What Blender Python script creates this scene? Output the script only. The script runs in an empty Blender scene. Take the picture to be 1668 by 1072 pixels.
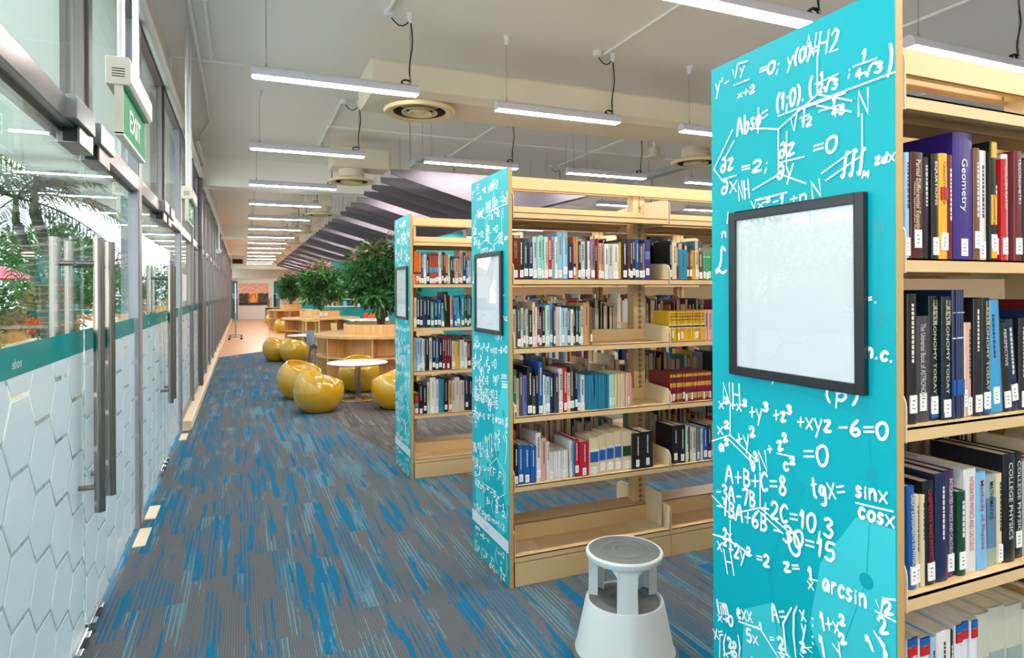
import bpy, bmesh, math, random
from math import sin, cos, pi, radians as R_
from mathutils import Vector, Matrix

S = bpy.context.scene
COL = S.collection

# ---------------------------------------------------------------- camera
F_PX, YAW, ROLL, PITCH, CY, CAMZ = 1037.03, 0.39985, -0.004389, -0.001254, 476.49, 1.48
fwd = Vector((sin(YAW) * cos(PITCH), cos(YAW) * cos(PITCH), sin(PITCH)))
rt = Vector((cos(YAW), -sin(YAW), 0.0))
up = rt.cross(fwd)
r2 = rt * cos(ROLL) + up * sin(ROLL)
u2 = -rt * sin(ROLL) + up * cos(ROLL)
cam_data = bpy.data.cameras.new('camera')
cam = bpy.data.objects.new('camera', cam_data)
COL.objects.link(cam)
cam.matrix_world = Matrix(((r2.x, u2.x, -fwd.x, 0), (r2.y, u2.y, -fwd.y, 0), (r2.z, u2.z, -fwd.z, CAMZ), (0, 0, 0, 1)))
cam_data.sensor_fit = 'HORIZONTAL'
cam_data.sensor_width = 36.0
cam_data.lens = F_PX / 1668.0 * 36.0
cam_data.shift_y = (CY - 536.0) / 1668.0
cam_data.clip_start = 0.05
cam_data.clip_end = 300
S.camera = cam

# ---------------------------------------------------------------- view, sky, sun
S.view_settings.view_transform = 'Standard'
S.view_settings.look = 'None'
S.view_settings.exposure = 0.42
S.view_settings.gamma = 1.0
S.view_settings.use_curve_mapping = False
S.cycles.use_denoising = True
S.cycles.max_bounces = 10
S.cycles.diffuse_bounces = 6
S.cycles.glossy_bounces = 5
S.cycles.transparent_max_bounces = 24
S.cycles.sample_clamp_indirect = 6.0
S.cycles.caustics_reflective = False
S.cycles.caustics_refractive = False
LAMP = 74.0            # brightness of the strip lights
world = bpy.data.worlds.new('sky')
S.world = world
world.use_nodes = True
world.node_tree.nodes['Background'].inputs['Color'].default_value = (0.86, 0.93, 1.0, 1)
world.node_tree.nodes['Background'].inputs['Strength'].default_value = 4.4
sun_data = bpy.data.lights.new('sun', 'SUN')
sun_data.energy = 5.0
sun_data.angle = 0.02
sun_data.color = (1.0, 0.95, 0.86)
sun = bpy.data.objects.new('sun', sun_data)
COL.objects.link(sun)
sun.rotation_euler = (R_(-22), R_(38), 0)      # high sun from over the building's roof

# ---------------------------------------------------------------- materials
def lin(c):
    return tuple(((v / 255.0) / 12.92 if v / 255.0 <= 0.04045 else ((v / 255.0 + 0.055) / 1.055) ** 2.4) for v in c)

def pbsdf(name):
    m = bpy.data.materials.new(name)
    m.use_nodes = True
    nt = m.node_tree
    return m, nt, nt.nodes['Principled BSDF']

def mat(name, c, rough=0.5, metal=0.0, coat=0.0, spec=0.5, vary=0.0, vscale=6.0, bump=0.0, bscale=80.0):
    m, nt, b = pbsdf(name)
    col = (*lin(c), 1)
    b.inputs['Base Color'].default_value = col
    b.inputs['Roughness'].default_value = rough
    b.inputs['Metallic'].default_value = metal
    b.inputs['Coat Weight'].default_value = coat
    b.inputs['Coat Roughness'].default_value = 0.03
    b.inputs['Specular IOR Level'].default_value = spec
    if vary or bump:
        tc = nt.nodes.new('ShaderNodeTexCoord')
        nz = nt.nodes.new('ShaderNodeTexNoise')
        nz.inputs['Scale'].default_value = vscale
        nz.inputs['Detail'].default_value = 5
        nt.links.new(tc.outputs['Object'], nz.inputs['Vector'])
        if vary:
            mx = nt.nodes.new('ShaderNodeMixRGB')
            mx.inputs[1].default_value = tuple(v * (1 - vary) for v in col[:3]) + (1,)
            mx.inputs[2].default_value = tuple(min(1, v * (1 + vary)) for v in col[:3]) + (1,)
            nt.links.new(nz.outputs['Fac'], mx.inputs[0])
            nt.links.new(mx.outputs[0], b.inputs['Base Color'])
        if bump:
            n2 = nt.nodes.new('ShaderNodeTexNoise')
            n2.inputs['Scale'].default_value = bscale
            n2.inputs['Detail'].default_value = 3
            nt.links.new(tc.outputs['Object'], n2.inputs['Vector'])
            bp = nt.nodes.new('ShaderNodeBump')
            bp.inputs['Strength'].default_value = bump
            bp.inputs['Distance'].default_value = 0.01
            nt.links.new(n2.outputs['Fac'], bp.inputs['Height'])
            nt.links.new(bp.outputs['Normal'], b.inputs['Normal'])
    return m

class G:
    """small node-graph helper"""
    def __init__(s, nt): s.nt = nt
    def n(s, t, **kw):
        nd = s.nt.nodes.new(t)
        for k, v in kw.items(): setattr(nd, k, v)
        return nd
    def l(s, a, b): s.nt.links.new(a, b)
    def put(s, sock, v):
        if hasattr(v, 'node'): s.l(v, sock)
        elif v is not None: sock.default_value = v
    def m(s, op, a, b=None, c=None):
        nd = s.n('ShaderNodeMath', operation=op)
        s.put(nd.inputs[0], a); s.put(nd.inputs[1], b)
        if c is not None: s.put(nd.inputs[2], c)
        return nd.outputs[0]
    def vec(s, x, y, z=0.0):
        nd = s.n('ShaderNodeCombineXYZ')
        s.put(nd.inputs[0], x); s.put(nd.inputs[1], y); s.put(nd.inputs[2], z)
        return nd.outputs[0]
    def noise(s, v, scale=1.0, detail=3.0, rough=0.5):
        nd = s.n('ShaderNodeTexNoise')
        s.l(v, nd.inputs['Vector'])
        nd.inputs['Scale'].default_value = scale
        nd.inputs['Detail'].default_value = detail
        nd.inputs['Roughness'].default_value = rough
        return nd.outputs['Fac']
    def white(s, v):
        nd = s.n('ShaderNodeTexWhiteNoise', noise_dimensions='2D')
        s.l(v, nd.inputs['Vector'])
        return nd.outputs['Value']
    def mix(s, f, a, b):
        nd = s.n('ShaderNodeMixRGB')
        s.put(nd.inputs[0], f)
        for k, v in ((1, a), (2, b)):
            if isinstance(v, tuple): nd.inputs[k].default_value = (*v[:3], 1)
            else: s.l(v, nd.inputs[k])
        return nd.outputs[0]
    def step(s, x, a, b):
        nd = s.n('ShaderNodeMapRange', interpolation_type='SMOOTHSTEP')
        s.put(nd.inputs[0], x)
        nd.inputs[1].default_value = a; nd.inputs[2].default_value = b
        return nd.outputs[0]

def carpet(name, base, dark, accent, light, amount):
    """carpet planks laid along the corridor, with runs of thin coloured stripes"""
    m, nt, b = pbsdf(name)
    g = G(nt)
    geo = g.n('ShaderNodeNewGeometry')
    sx = g.n('ShaderNodeSeparateXYZ'); g.l(geo.outputs['Position'], sx.inputs[0])
    x, y = sx.outputs[0], sx.outputs[1]
    ix = g.m('FLOOR', g.m('DIVIDE', x, 0.25))
    yo = g.m('ADD', y, g.m('MULTIPLY', g.white(g.vec(ix, 3.7)), 1.0))
    iy = g.m('FLOOR', yo)
    rnd = g.white(g.vec(ix, iy))
    rnd2 = g.white(g.vec(ix, g.m('ADD', iy, 91.3)))
    off = g.m('MULTIPLY', rnd, 37.0)
    rag = g.m('MULTIPLY', g.m('SUBTRACT', g.noise(g.vec(g.m('MULTIPLY', x, 160.0), g.m('MULTIPLY', y, 26.0), off), 1.0, 2.0), 0.5), 0.16)
    broad = g.m('ADD', g.noise(g.vec(g.m('MULTIPLY', x, 26.0), g.m('MULTIPLY', y, 1.3), off), 1.0, 2.0, 0.5), rag)
    th = g.m('ADD', g.m('MULTIPLY', g.m('SUBTRACT', rnd2, 0.5), 0.12), amount)
    solid = g.step(g.m('SUBTRACT', broad, th), 0.0, 0.02)
    grp = g.noise(g.vec(g.m('MULTIPLY', x, 10.0), g.m('MULTIPLY', y, 1.0), g.m('ADD', off, 5.0)), 1.0, 1.0)
    grp2 = g.noise(g.vec(g.m('MULTIPLY', x, 10.0), g.m('MULTIPLY', y, 1.0), g.m('ADD', off, 15.0)), 1.0, 1.0)
    wob = g.m('MULTIPLY', g.noise(g.vec(g.m('MULTIPLY', x, 60.0), g.m('MULTIPLY', y, 3.0), off), 1.0, 2.0), 2.2)
    thin = g.m('SINE', g.m('ADD', g.m('MULTIPLY', x, 2 * pi / 0.0208), wob))
    lines = g.m('MULTIPLY', g.step(thin, 0.35, 0.6), g.step(g.m('ADD', grp, rag), 0.52, 0.56))
    lines2 = g.m('MULTIPLY', g.step(thin, 0.2, 0.5), g.step(g.m('ADD', grp2, rag), 0.545, 0.585))
    pile = g.noise(geo.outputs['Position'], 900.0, 1.0)
    mott = g.noise(geo.outputs['Position'], 160.0, 2.0)
    rows = g.m('SINE', g.m('MULTIPLY', x, 2 * pi / 0.0104))
    c = g.mix(g.step(g.m('ADD', g.m('MULTIPLY', rows, 0.13), pile), 0.15, 0.85), lin(dark), lin(base))
    c = g.mix(g.m('MULTIPLY', g.step(grp, 0.6, 0.7), 0.3), c, lin(light))
    c = g.mix(g.m('MULTIPLY', lines, 0.62), c, lin(light))
    c = g.mix(g.m('MULTIPLY', lines2, 0.85), c, lin(accent))
    c = g.mix(g.m('MULTIPLY', solid, 0.94), c, lin(accent))
    c = g.mix(g.m('MULTIPLY', g.step(mott, 0.35, 0.75), 0.22), c, (0.02, 0.03, 0.04))
    g.l(c, b.inputs['Base Color'])
    b.inputs['Roughness'].default_value = 0.95
    b.inputs['Specular IOR Level'].default_value = 0.15
    bp = g.n('ShaderNodeBump'); bp.inputs['Strength'].default_value = 0.5; bp.inputs['Distance'].default_value = 0.004
    g.l(pile, bp.inputs['Height']); g.l(bp.outputs['Normal'], b.inputs['Normal'])
    return m

def wood(name, light, dark, scale=1.0, axis='X', rough=0.42, planks=None):
    m, nt, b = pbsdf(name)
    g = G(nt)
    tc = g.n('ShaderNodeTexCoord')
    sx = g.n('ShaderNodeSeparateXYZ'); g.l(tc.outputs['Object'], sx.inputs[0])
    x, y, z = sx.outputs[0], sx.outputs[1], sx.outputs[2]
    if axis == 'Z': v = g.vec(g.m('MULTIPLY', x, 40.0 * scale), g.m('MULTIPLY', y, 40.0 * scale), g.m('MULTIPLY', z, 1.5 * scale))
    elif axis == 'Y': v = g.vec(g.m('MULTIPLY', x, 40.0 * scale), g.m('MULTIPLY', y, 1.5 * scale), g.m('MULTIPLY', z, 40.0 * scale))
    else: v = g.vec(g.m('MULTIPLY', x, 1.5 * scale), g.m('MULTIPLY', y, 40.0 * scale), g.m('MULTIPLY', z, 40.0 * scale))
    n1 = g.noise(v, 1.0, 4.0, 0.6)
    c = g.mix(g.step(n1, 0.3, 0.7), lin(dark), lin(light))
    if planks:
        iy = g.m('FLOOR', g.m('DIVIDE', y, planks[1])); ix = g.m('FLOOR', g.m('ADD', g.m('DIVIDE', x, planks[0]), g.white(g.vec(iy, 1.3))))
        t = g.white(g.vec(ix, iy))
        c = g.mix(g.m('MULTIPLY', t, 0.35), c, lin(dark))
    g.l(c, b.inputs['Base Color'])
    b.inputs['Roughness'].default_value = rough
    return m

def emitter(name, c, strength):
    m = bpy.data.materials.new(name); m.use_nodes = True
    nt = m.node_tree; nt.nodes.clear()
    e = nt.nodes.new('ShaderNodeEmission'); e.inputs[0].default_value = (*c, 1); e.inputs[1].default_value = strength
    o = nt.nodes.new('ShaderNodeOutputMaterial'); nt.links.new(e.outputs[0], o.inputs[0])
    return m

def schlick(g):
    """share of light a pane reflects, the same from both of its faces"""
    geo = g.n('ShaderNodeNewGeometry')
    dt = g.n('ShaderNodeVectorMath', operation='DOT_PRODUCT')
    g.l(geo.outputs['Normal'], dt.inputs[0]); g.l(geo.outputs['Incoming'], dt.inputs[1])
    c = g.m('SUBTRACT', 1.0, g.m('ABSOLUTE', dt.outputs['Value']))
    return g.m('ADD', 0.04, g.m('MULTIPLY', g.m('POWER', c, 5.0), 0.96))

def thin_glass(name, tint, gain=1.0):
    m = bpy.data.materials.new(name); m.use_nodes = True
    nt = m.node_tree; nt.nodes.clear(); g = G(nt)
    t = g.n('ShaderNodeBsdfTransparent'); t.inputs[0].default_value = (*tint, 1)
    gl = g.n('ShaderNodeBsdfGlossy'); gl.inputs['Roughness'].default_value = 0.0; gl.inputs['Color'].default_value = (0.95, 0.98, 0.97, 1)
    mx = g.n('ShaderNodeMixShader')
    g.l(g.m('MULTIPLY', schlick(g), gain), mx.inputs[0]); g.l(t.outputs[0], mx.inputs[1]); g.l(gl.outputs[0], mx.inputs[2])
    o = g.n('ShaderNodeOutputMaterial'); g.l(mx.outputs[0], o.inputs[0])
    return m

def film_mat(name, c, trans=0.5):
    m = bpy.data.materials.new(name); m.use_nodes = True
    nt = m.node_tree; nt.nodes.clear(); g = G(nt)
    d = g.n('ShaderNodeBsdfDiffuse'); d.inputs[0].default_value = (*lin(c), 1)
    t = g.n('ShaderNodeBsdfTranslucent'); t.inputs[0].default_value = (*lin(c), 1)
    gl = g.n('ShaderNodeBsdfGlossy'); gl.inputs['Roughness'].default_value = 0.15
    m1 = g.n('ShaderNodeMixShader'); m1.inputs[0].default_value = trans
    g.l(d.outputs[0], m1.inputs[1]); g.l(t.outputs[0], m1.inputs[2])
    m2 = g.n('ShaderNodeMixShader'); g.l(g.m('MULTIPLY', schlick(g), 0.5), m2.inputs[0]); g.l(m1.outputs[0], m2.inputs[1]); g.l(gl.outputs[0], m2.inputs[2])
    o = g.n('ShaderNodeOutputMaterial'); g.l(m2.outputs[0], o.inputs[0])
    return m

def leaf_mat(name, cols, trans=0.25):
    m, nt, b = pbsdf(name); g = G(nt)
    geo = g.n('ShaderNodeNewGeometry')
    rp = g.n('ShaderNodeValToRGB'); rp.color_ramp.interpolation = 'LINEAR'
    el = rp.color_ramp.elements
    while len(el) < len(cols): el.new(0.5)
    for i, c in enumerate(cols):
        el[i].position = i / (len(cols) - 1); el[i].color = (*lin(c), 1)
    g.l(geo.outputs['Random Per Island'], rp.inputs[0])
    g.l(rp.outputs[0], b.inputs['Base Color'])
    b.inputs['Roughness'].default_value = 0.4
    tr = g.n('ShaderNodeBsdfTranslucent'); g.l(rp.outputs[0], tr.inputs[0])
    mx = g.n('ShaderNodeMixShader'); mx.inputs[0].default_value = trans
    g.l(b.outputs[0], mx.inputs[1]); g.l(tr.outputs[0], mx.inputs[2])
    g.l(mx.outputs[0], nt.nodes['Material Output'].inputs[0])
    return m

M = {}
M['carpet'] = carpet('striped carpet', (112, 117, 122), (76, 81, 87), (0, 106, 148), (96, 158, 182), 0.578)
M['carpet_grey'] = carpet('grey carpet', (108, 106, 104), (76, 74, 74), (80, 78, 80), (160, 155, 150), 0.57)
M['floor_wood'] = wood('pale wood floor', (226, 178, 138), (205, 152, 112), 0.5, 'X', 0.35, (1.2, 0.12))
M['ceiling'] = mat('ceiling paint', (247, 245, 240), 0.45, spec=0.3, vary=0.04, vscale=0.6)
M['wall'] = mat('wall paint', (226, 220, 208), 0.6, vary=0.03, vscale=1.5)
M['wall_beige'] = mat('beige wall paint', (184, 160, 128), 0.6, vary=0.04)
M['wall_white'] = mat('white partition paint', (236, 232, 224), 0.55, vary=0.02)
M['teal_wall'] = mat('teal paint', (0, 140, 146), 0.45, vary=0.05, vscale=2)
M['teal_dark'] = mat('dark teal panel', (0, 112, 122), 0.4, vary=0.08, vscale=3)
M['tan_metal'] = mat('cream enamelled steel', (211, 180, 132), 0.38, vary=0.02, vscale=3)
M['tan_edge'] = mat('tan edge band', (186, 150, 94), 0.45, vary=0.05, vscale=8)
M['tan_plate'] = mat('pale cream book support', (220, 200, 166), 0.35, vary=0.02)
M['panel_teal'] = mat('teal printed sheet', (0, 166, 180), 0.36, spec=0.25, vary=0.015, vscale=2)
M['print_light'] = mat('pale teal print', (58, 194, 204), 0.3, spec=0.4, vary=0.01)
M['print_dark'] = mat('mid teal print', (0, 158, 174), 0.3, spec=0.4, vary=0.01)
M['print_white'] = mat('white print', (244, 248, 250), 0.35, spec=0.4, vary=0.01)
M['band_white'] = mat('white printed band', (226, 232, 240), 0.35, vary=0.01)
M['print_grey'] = mat('grey print', (176, 184, 190), 0.35, vary=0.01)
M['black_frame'] = mat('black frame', (27, 31, 38), 0.3, vary=0.05)
M['poster'] = mat('blank white poster sheet', (226, 229, 236), 0.5, vary=0.01)
M['frame_glass'] = thin_glass('poster cover', (0.99, 0.99, 0.99), 0.8)
M['alu'] = mat('anodised aluminium', (150, 142, 142), 0.32, 0.75, vary=0.05, vscale=4)
M['alu_light'] = mat('pale grey aluminium', (158, 158, 168), 0.35, 0.35, vary=0.03)
M['alu_dark'] = mat('dark grey steel', (96, 94, 96), 0.4, 0.5, vary=0.04)
M['opening_shade'] = mat('black gasket', (18, 20, 20), 0.6, vary=0.1)
M['steel'] = mat('brushed stainless steel', (152, 145, 139), 0.24, 1.0, vary=0.05, vscale=10)
M['chrome'] = mat('polished chrome', (220, 220, 222), 0.08, 1.0, vary=0.02)
M['glass'] = thin_glass('window glass', (0.90, 0.955, 0.94), 0.95)
M['film'] = film_mat('frosted film', (208, 218, 224), 0.5)
M['teal_film'] = film_mat('teal film', (0, 158, 160), 0.5)
M['grey_print'] = mat('pale lettering', (200, 220, 220), 0.5, vary=0.01)
M['lamp_body'] = mat('lilac white enamel', (206, 204, 216), 0.35, vary=0.02)
M['lamp_glow'] = emitter('strip light diffuser', (1.0, 0.93, 0.86), LAMP)
M['white_plastic'] = mat('white plastic', (226, 226, 230), 0.4, vary=0.02)
M['conduit'] = mat('grey white conduit', (246, 247, 245), 0.45, vary=0.03)
M['cable'] = mat('black cable', (22, 20, 22), 0.5, vary=0.1)
M['wire'] = mat('steel wire', (150, 150, 150), 0.35, 0.7, vary=0.05)
M['duct'] = mat('wrapped duct foil', (222, 212, 192), 0.6, vary=0.05, vscale=4, bump=0.6, bscale=9)
M['vent'] = mat('aged cream diffuser', (232, 212, 172), 0.45, vary=0.06, vscale=5)
M['vent_dark'] = mat('shaded throat and dark grille', (52, 40, 30), 0.8, vary=0.1)
M['felt'] = mat('grey mauve felt', (112, 107, 116), 0.95, spec=0.1, vary=0.05, vscale=30, bump=0.2, bscale=400)
M['galv'] = mat('galvanised tray', (172, 186, 190), 0.4, 0.4, vary=0.05)
M['mustard'] = mat('mustard gloss shell', (206, 160, 0), 0.25, coat=1.0, vary=0.02)
M['mustard'].node_tree.nodes['Principled BSDF'].inputs['Coat IOR'].default_value = 1.7
M['table_white'] = mat('white laminate', (232, 232, 234), 0.3, vary=0.01)
M['oak'] = wood('oak veneer', (226, 184, 128), (204, 158, 100), 0.6, 'Z', 0.4)
M['oak_top'] = wood('oak veneer top', (224, 184, 130), (204, 160, 106), 0.6, 'X', 0.35)
M['pale_wood'] = wood('pale ash', (236, 204, 144), (222, 184, 120), 0.8, 'Z', 0.4)
M['brown_wood'] = wood('beech leg', (190, 130, 78), (160, 100, 56), 1.0, 'Z', 0.4)
M['stool_white'] = mat('pale grey moulded plastic', (214, 222, 224), 0.38, vary=0.02)
M['stool_grey'] = mat('grey rubber tread', (102, 107, 107), 0.55, vary=0.05, vscale=20)
M['shell_grey'] = mat('blue grey plastic', (142, 156, 164), 0.4, vary=0.02)
M['green_pad'] = mat('lime pad', (186, 200, 40), 0.7, vary=0.05)
M['orange'] = mat('orange plastic', (236, 90, 20), 0.4, vary=0.03)
M['black'] = mat('black plastic', (24, 24, 28), 0.45, vary=0.05)
M['soil'] = mat('bark mulch', (92, 66, 44), 0.95, vary=0.4, vscale=40)
M['trunk'] = mat('brown bark', (98, 72, 52), 0.85, vary=0.3, vscale=20)
M['tree_leaf'] = leaf_mat('ficus leaves', [(26, 60, 32), (44, 96, 48), (64, 126, 60), (90, 150, 82), (34, 74, 42)], 0.25)
M['dry_leaf'] = leaf_mat('dry brown leaves', [(90, 62, 46), (150, 112, 84), (196, 168, 140), (110, 80, 52)], 0.2)
M['palm_leaf'] = leaf_mat('palm leaflets', [(18, 38, 20), (32, 62, 27), (66, 98, 46), (25, 50, 30)], 0.35)
M['hedge_leaf'] = leaf_mat('hedge leaves', [(24, 50, 24), (46, 84, 36), (84, 120, 56), (32, 62, 30)], 0.3)
M['croton_leaf'] = leaf_mat('yellow green leaves', [(176, 178, 60), (226, 214, 110), (120, 150, 50), (232, 170, 60)], 0.35)
M['palm_bark'] = None
M['exit_white'] = mat('cream sign casing', (222, 216, 202), 0.45, vary=0.03)
M['exit_green'] = mat('exit green', (0, 128, 80), 0.6, spec=0.2, vary=0.02)
M['pages'] = mat('book pages', (222, 206, 178), 0.85, vary=0.1, vscale=60)
M['call_label'] = mat('white call label', (234, 234, 232), 0.5, vary=0.02)
M['ink'] = mat('dark ink', (112, 112, 116), 0.6, vary=0.05)
M['red_film'] = mat('faded red canvas', (196, 70, 92), 0.7, vary=0.08)
M['bamboo'] = wood('bamboo screen', (226, 170, 84), (150, 92, 34), 1.4, 'Z', 0.6)
M['paving'] = mat('pale paving', (108, 106, 100), 0.8, vary=0.08, vscale=2)
M['bounce_ground'] = mat('pale bounce ground', (178, 174, 164), 0.9, vary=0.12, vscale=3)
M['soffit'] = film_mat('translucent canopy sheet', (206, 210, 208), 0.6)
M['curb'] = mat('cream painted sill', (226, 208, 182), 0.45, vary=0.05, vscale=5)

def ring_bark():
    m, nt, b = pbsdf('ringed palm bark'); g = G(nt)
    tc = g.n('ShaderNodeTexCoord'); sx = g.n('ShaderNodeSeparateXYZ'); g.l(tc.outputs['Object'], sx.inputs[0])
    z = g.m('ADD', sx.outputs[2], g.m('MULTIPLY', g.noise(tc.outputs['Object'], 6.0), 0.03))
    fr = g.m('FRACT', g.m('DIVIDE', z, 0.11))
    c = g.mix(g.step(fr, 0.78, 0.9), lin((92, 104, 86)), lin((186, 186, 172)))
    c = g.mix(g.m('MULTIPLY', g.noise(tc.outputs['Object'], 9.0), 0.5), c, lin((84, 70, 58)))
    g.l(c, b.inputs['Base Color']); b.inputs['Roughness'].default_value = 0.8
    return m
M['palm_bark'] = ring_bark()

# ---------------------------------------------------------------- mesh builder
OFF = {}
class MB:
    def __init__(s): s.v = []; s.f = []; s.k = []
    def add(s, vs, fs, k=0):
        o = len(s.v); s.v += [tuple(v) for v in vs]
        for f in fs: s.f.append(tuple(i + o for i in f)); s.k.append(k)
        return s
    def box(s, x0, y0, z0, x1, y1, z1, k=0):
        if x0 > x1: x0, x1 = x1, x0
        if y0 > y1: y0, y1 = y1, y0
        if z0 > z1: z0, z1 = z1, z0
        return s.add([(x0, y0, z0), (x1, y0, z0), (x1, y1, z0), (x0, y1, z0), (x0, y0, z1), (x1, y0, z1), (x1, y1, z1), (x0, y1, z1)],
                     [(0, 3, 2, 1), (4, 5, 6, 7), (0, 1, 5, 4), (1, 2, 6, 5), (2, 3, 7, 6), (3, 0, 4, 7)], k)
    def prism(s, pts, a, b, axis='Z', k=0):
        """polygon pts (2d) extruded from a to b along an axis: Z: (x,y); X: (y,z); Y: (x,z)"""
        n = len(pts)
        def p3(p, t): return (p[0], p[1], t) if axis == 'Z' else ((t, p[0], p[1]) if axis == 'X' else (p[0], t, p[1]))
        vs = [p3(p, a) for p in pts] + [p3(p, b) for p in pts]
        fs = [tuple(range(n))[::-1], tuple(range(n, 2 * n))] + [(i, (i + 1) % n, n + (i + 1) % n, n + i) for i in range(n)]
        return s.add(vs, fs, k)
    def tube(s, pts, r, n=8, k=0, cap=True):
        pts = [Vector(p) for p in pts]; rs = r if isinstance(r, (list, tuple)) else [r] * len(pts)
        rings = []; ref = None
        for i, p in enumerate(pts):
            d = (pts[min(i + 1, len(pts) - 1)] - pts[max(i - 1, 0)]).normalized()
            if ref is None: ref = Vector((0, 0, 1)) if abs(d.z) < 0.9 else Vector((1, 0, 0))
            a = (ref - d * ref.dot(d)).normalized(); b = d.cross(a); ref = a
            rings.append([p + (a * cos(2 * pi * j / n) + b * sin(2 * pi * j / n)) * rs[i] for j in range(n)])
        vs = [v for rg in rings for v in rg]; fs = []
        for i in range(len(pts) - 1):
            for j in range(n): fs.append((i * n + j, i * n + (j + 1) % n, (i + 1) * n + (j + 1) % n, (i + 1) * n + j))
        if cap: fs += [tuple(range(n))[::-1], tuple(range((len(pts) - 1) * n, len(pts) * n))]
        return s.add(vs, fs, k)
    def lathe(s, prof, c=(0, 0, 0), n=32, k=0, mtx=None, caps=True):
        if prof[0] == prof[-1]: caps = False
        vs = []; fs = []
        for (r, z) in prof:
            for j in range(n):
                v = Vector((r * cos(2 * pi * j / n), r * sin(2 * pi * j / n), z))
                if mtx: v = mtx @ v
                vs.append((v.x + c[0], v.y + c[1], v.z + c[2]))
        for i in range(len(prof) - 1):
            for j in range(n): fs.append((i * n + j, i * n + (j + 1) % n, (i + 1) * n + (j + 1) % n, (i + 1) * n + j))
        if caps and prof[0][0] > 1e-4: fs.append(tuple(range(n))[::-1])
        if caps and prof[-1][0] > 1e-4: fs.append(tuple(range((len(prof) - 1) * n, len(prof) * n)))
        return s.add(vs, fs, k)
    def build(s, name, mats, parent=None, loc=(0, 0, 0), smooth=False, bevel=0.0, auto=True):
        """vertices are given in place; the object's origin is its own loc (top level) or its thing's"""
        off = OFF[parent.name] if parent else Vector(loc)
        me = bpy.data.meshes.new(name)
        me.from_pydata([tuple(Vector(v) - off) for v in s.v], [], s.f)
        mats = mats if isinstance(mats, (list, tuple)) else [mats]
        for m in mats: me.materials.append(m)
        if len(mats) > 1: me.polygons.foreach_set('material_index', s.k)
        bm = bmesh.new(); bm.from_mesh(me)
        bmesh.ops.remove_doubles(bm, verts=bm.verts, dist=1e-6)
        bmesh.ops.recalc_face_normals(bm, faces=bm.faces)
        bm.to_mesh(me); bm.free()
        if smooth:
            me.polygons.foreach_set('use_smooth', [True] * len(me.polygons))
            if auto: me.set_sharp_from_angle(angle=R_(38))
        me.update()
        o = bpy.data.objects.new(name, me); COL.objects.link(o)
        if parent: o.parent = parent
        else: o.location = off
        OFF[o.name] = off
        if bevel:
            bv = o.modifiers.new('bevel', 'BEVEL'); bv.width = bevel; bv.segments = 2; bv.limit_method = 'ANGLE'; bv.angle_limit = R_(40)
        return o

def tag(o, label, cat, group=None):
    o['label'] = label; o['category'] = cat
    if group: o['group'] = group
    return o
def empty(name, loc):
    o = bpy.data.objects.new(name, None); COL.objects.link(o)
    o.location = loc; o.empty_display_size = 0.1; OFF[o.name] = Vector(loc); return o
def thing(name, loc, label, cat, group=None): return tag(empty(name, loc), label, cat, group)
def struct(o, label=None, cat='structure'):
    o['kind'] = 'structure'
    if label: o['label'] = label; o['category'] = cat
    return o
def copy_thing(o, loc, label=None):
    offs = Vector(loc)
    def rec(a, par):
        c = a.copy(); COL.objects.link(c)
        OFF[c.name] = offs
        if par: c.parent = par
        else: c.location = loc
        for ch in [x for x in bpy.data.objects if x.parent == a]: rec(ch, c)
        return c
    c = rec(o, None)
    if label: c['label'] = label
    return c

ONES = 'first second third fourth fifth sixth seventh eighth ninth tenth eleventh twelfth thirteenth fourteenth fifteenth sixteenth seventeenth eighteenth nineteenth'.split()
TENS = {2: ('twenty', 'twentieth'), 3: ('thirty', 'thirtieth'), 4: ('forty', 'fortieth'), 5: ('fifty', 'fiftieth')}
def nth(i):
    if i <= 19: return ONES[i - 1]
    t, o = divmod(i, 10)
    return TENS[t][1] if o == 0 else TENS[t][0] + '-' + ONES[o - 1]

def text_geo(body, size, bold=0.0):
    """flat lettering as (points, faces), baseline at 0, left at 0; returns width as well"""
    cu = bpy.data.curves.new('lettering', 'FONT'); cu.body = body; cu.size = size; cu.offset = bold; cu.resolution_u = 2
    ob = bpy.data.objects.new('lettering', cu); COL.objects.link(ob)
    dg = bpy.context.evaluated_depsgraph_get(); dg.update()
    me = bpy.data.meshes.new_from_object(ob.evaluated_get(dg))
    vs = [(v.co.x, v.co.y) for v in me.vertices]; fs = [tuple(p.vertices) for p in me.polygons]
    bpy.data.objects.remove(ob); bpy.data.curves.remove(cu); bpy.data.meshes.remove(me)
    w = max((v[0] for v in vs), default=0)
    return vs, fs, w
TXT = {}
def put_text(mb, body, org, ax, ay, height, length=None, bold=0.0, k=0):
    key = (body, bold)
    if key not in TXT: TXT[key] = text_geo(body, 1.0, bold)
    vs, fs, w = TXT[key]
    sy = height / 0.72; sx = sy if length is None else length / max(w, 1e-6)
    ax = Vector(ax); ay = Vector(ay); org = Vector(org)
    mb.add([org + ax * (x * sx) + ay * (y * sy) for x, y in vs], fs, k)
    return w * sx

# ================================================================ the room
CEIL = 3.56
YB, YE, XR = -4.0, 42.0, 13.0
mb = MB()
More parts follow.
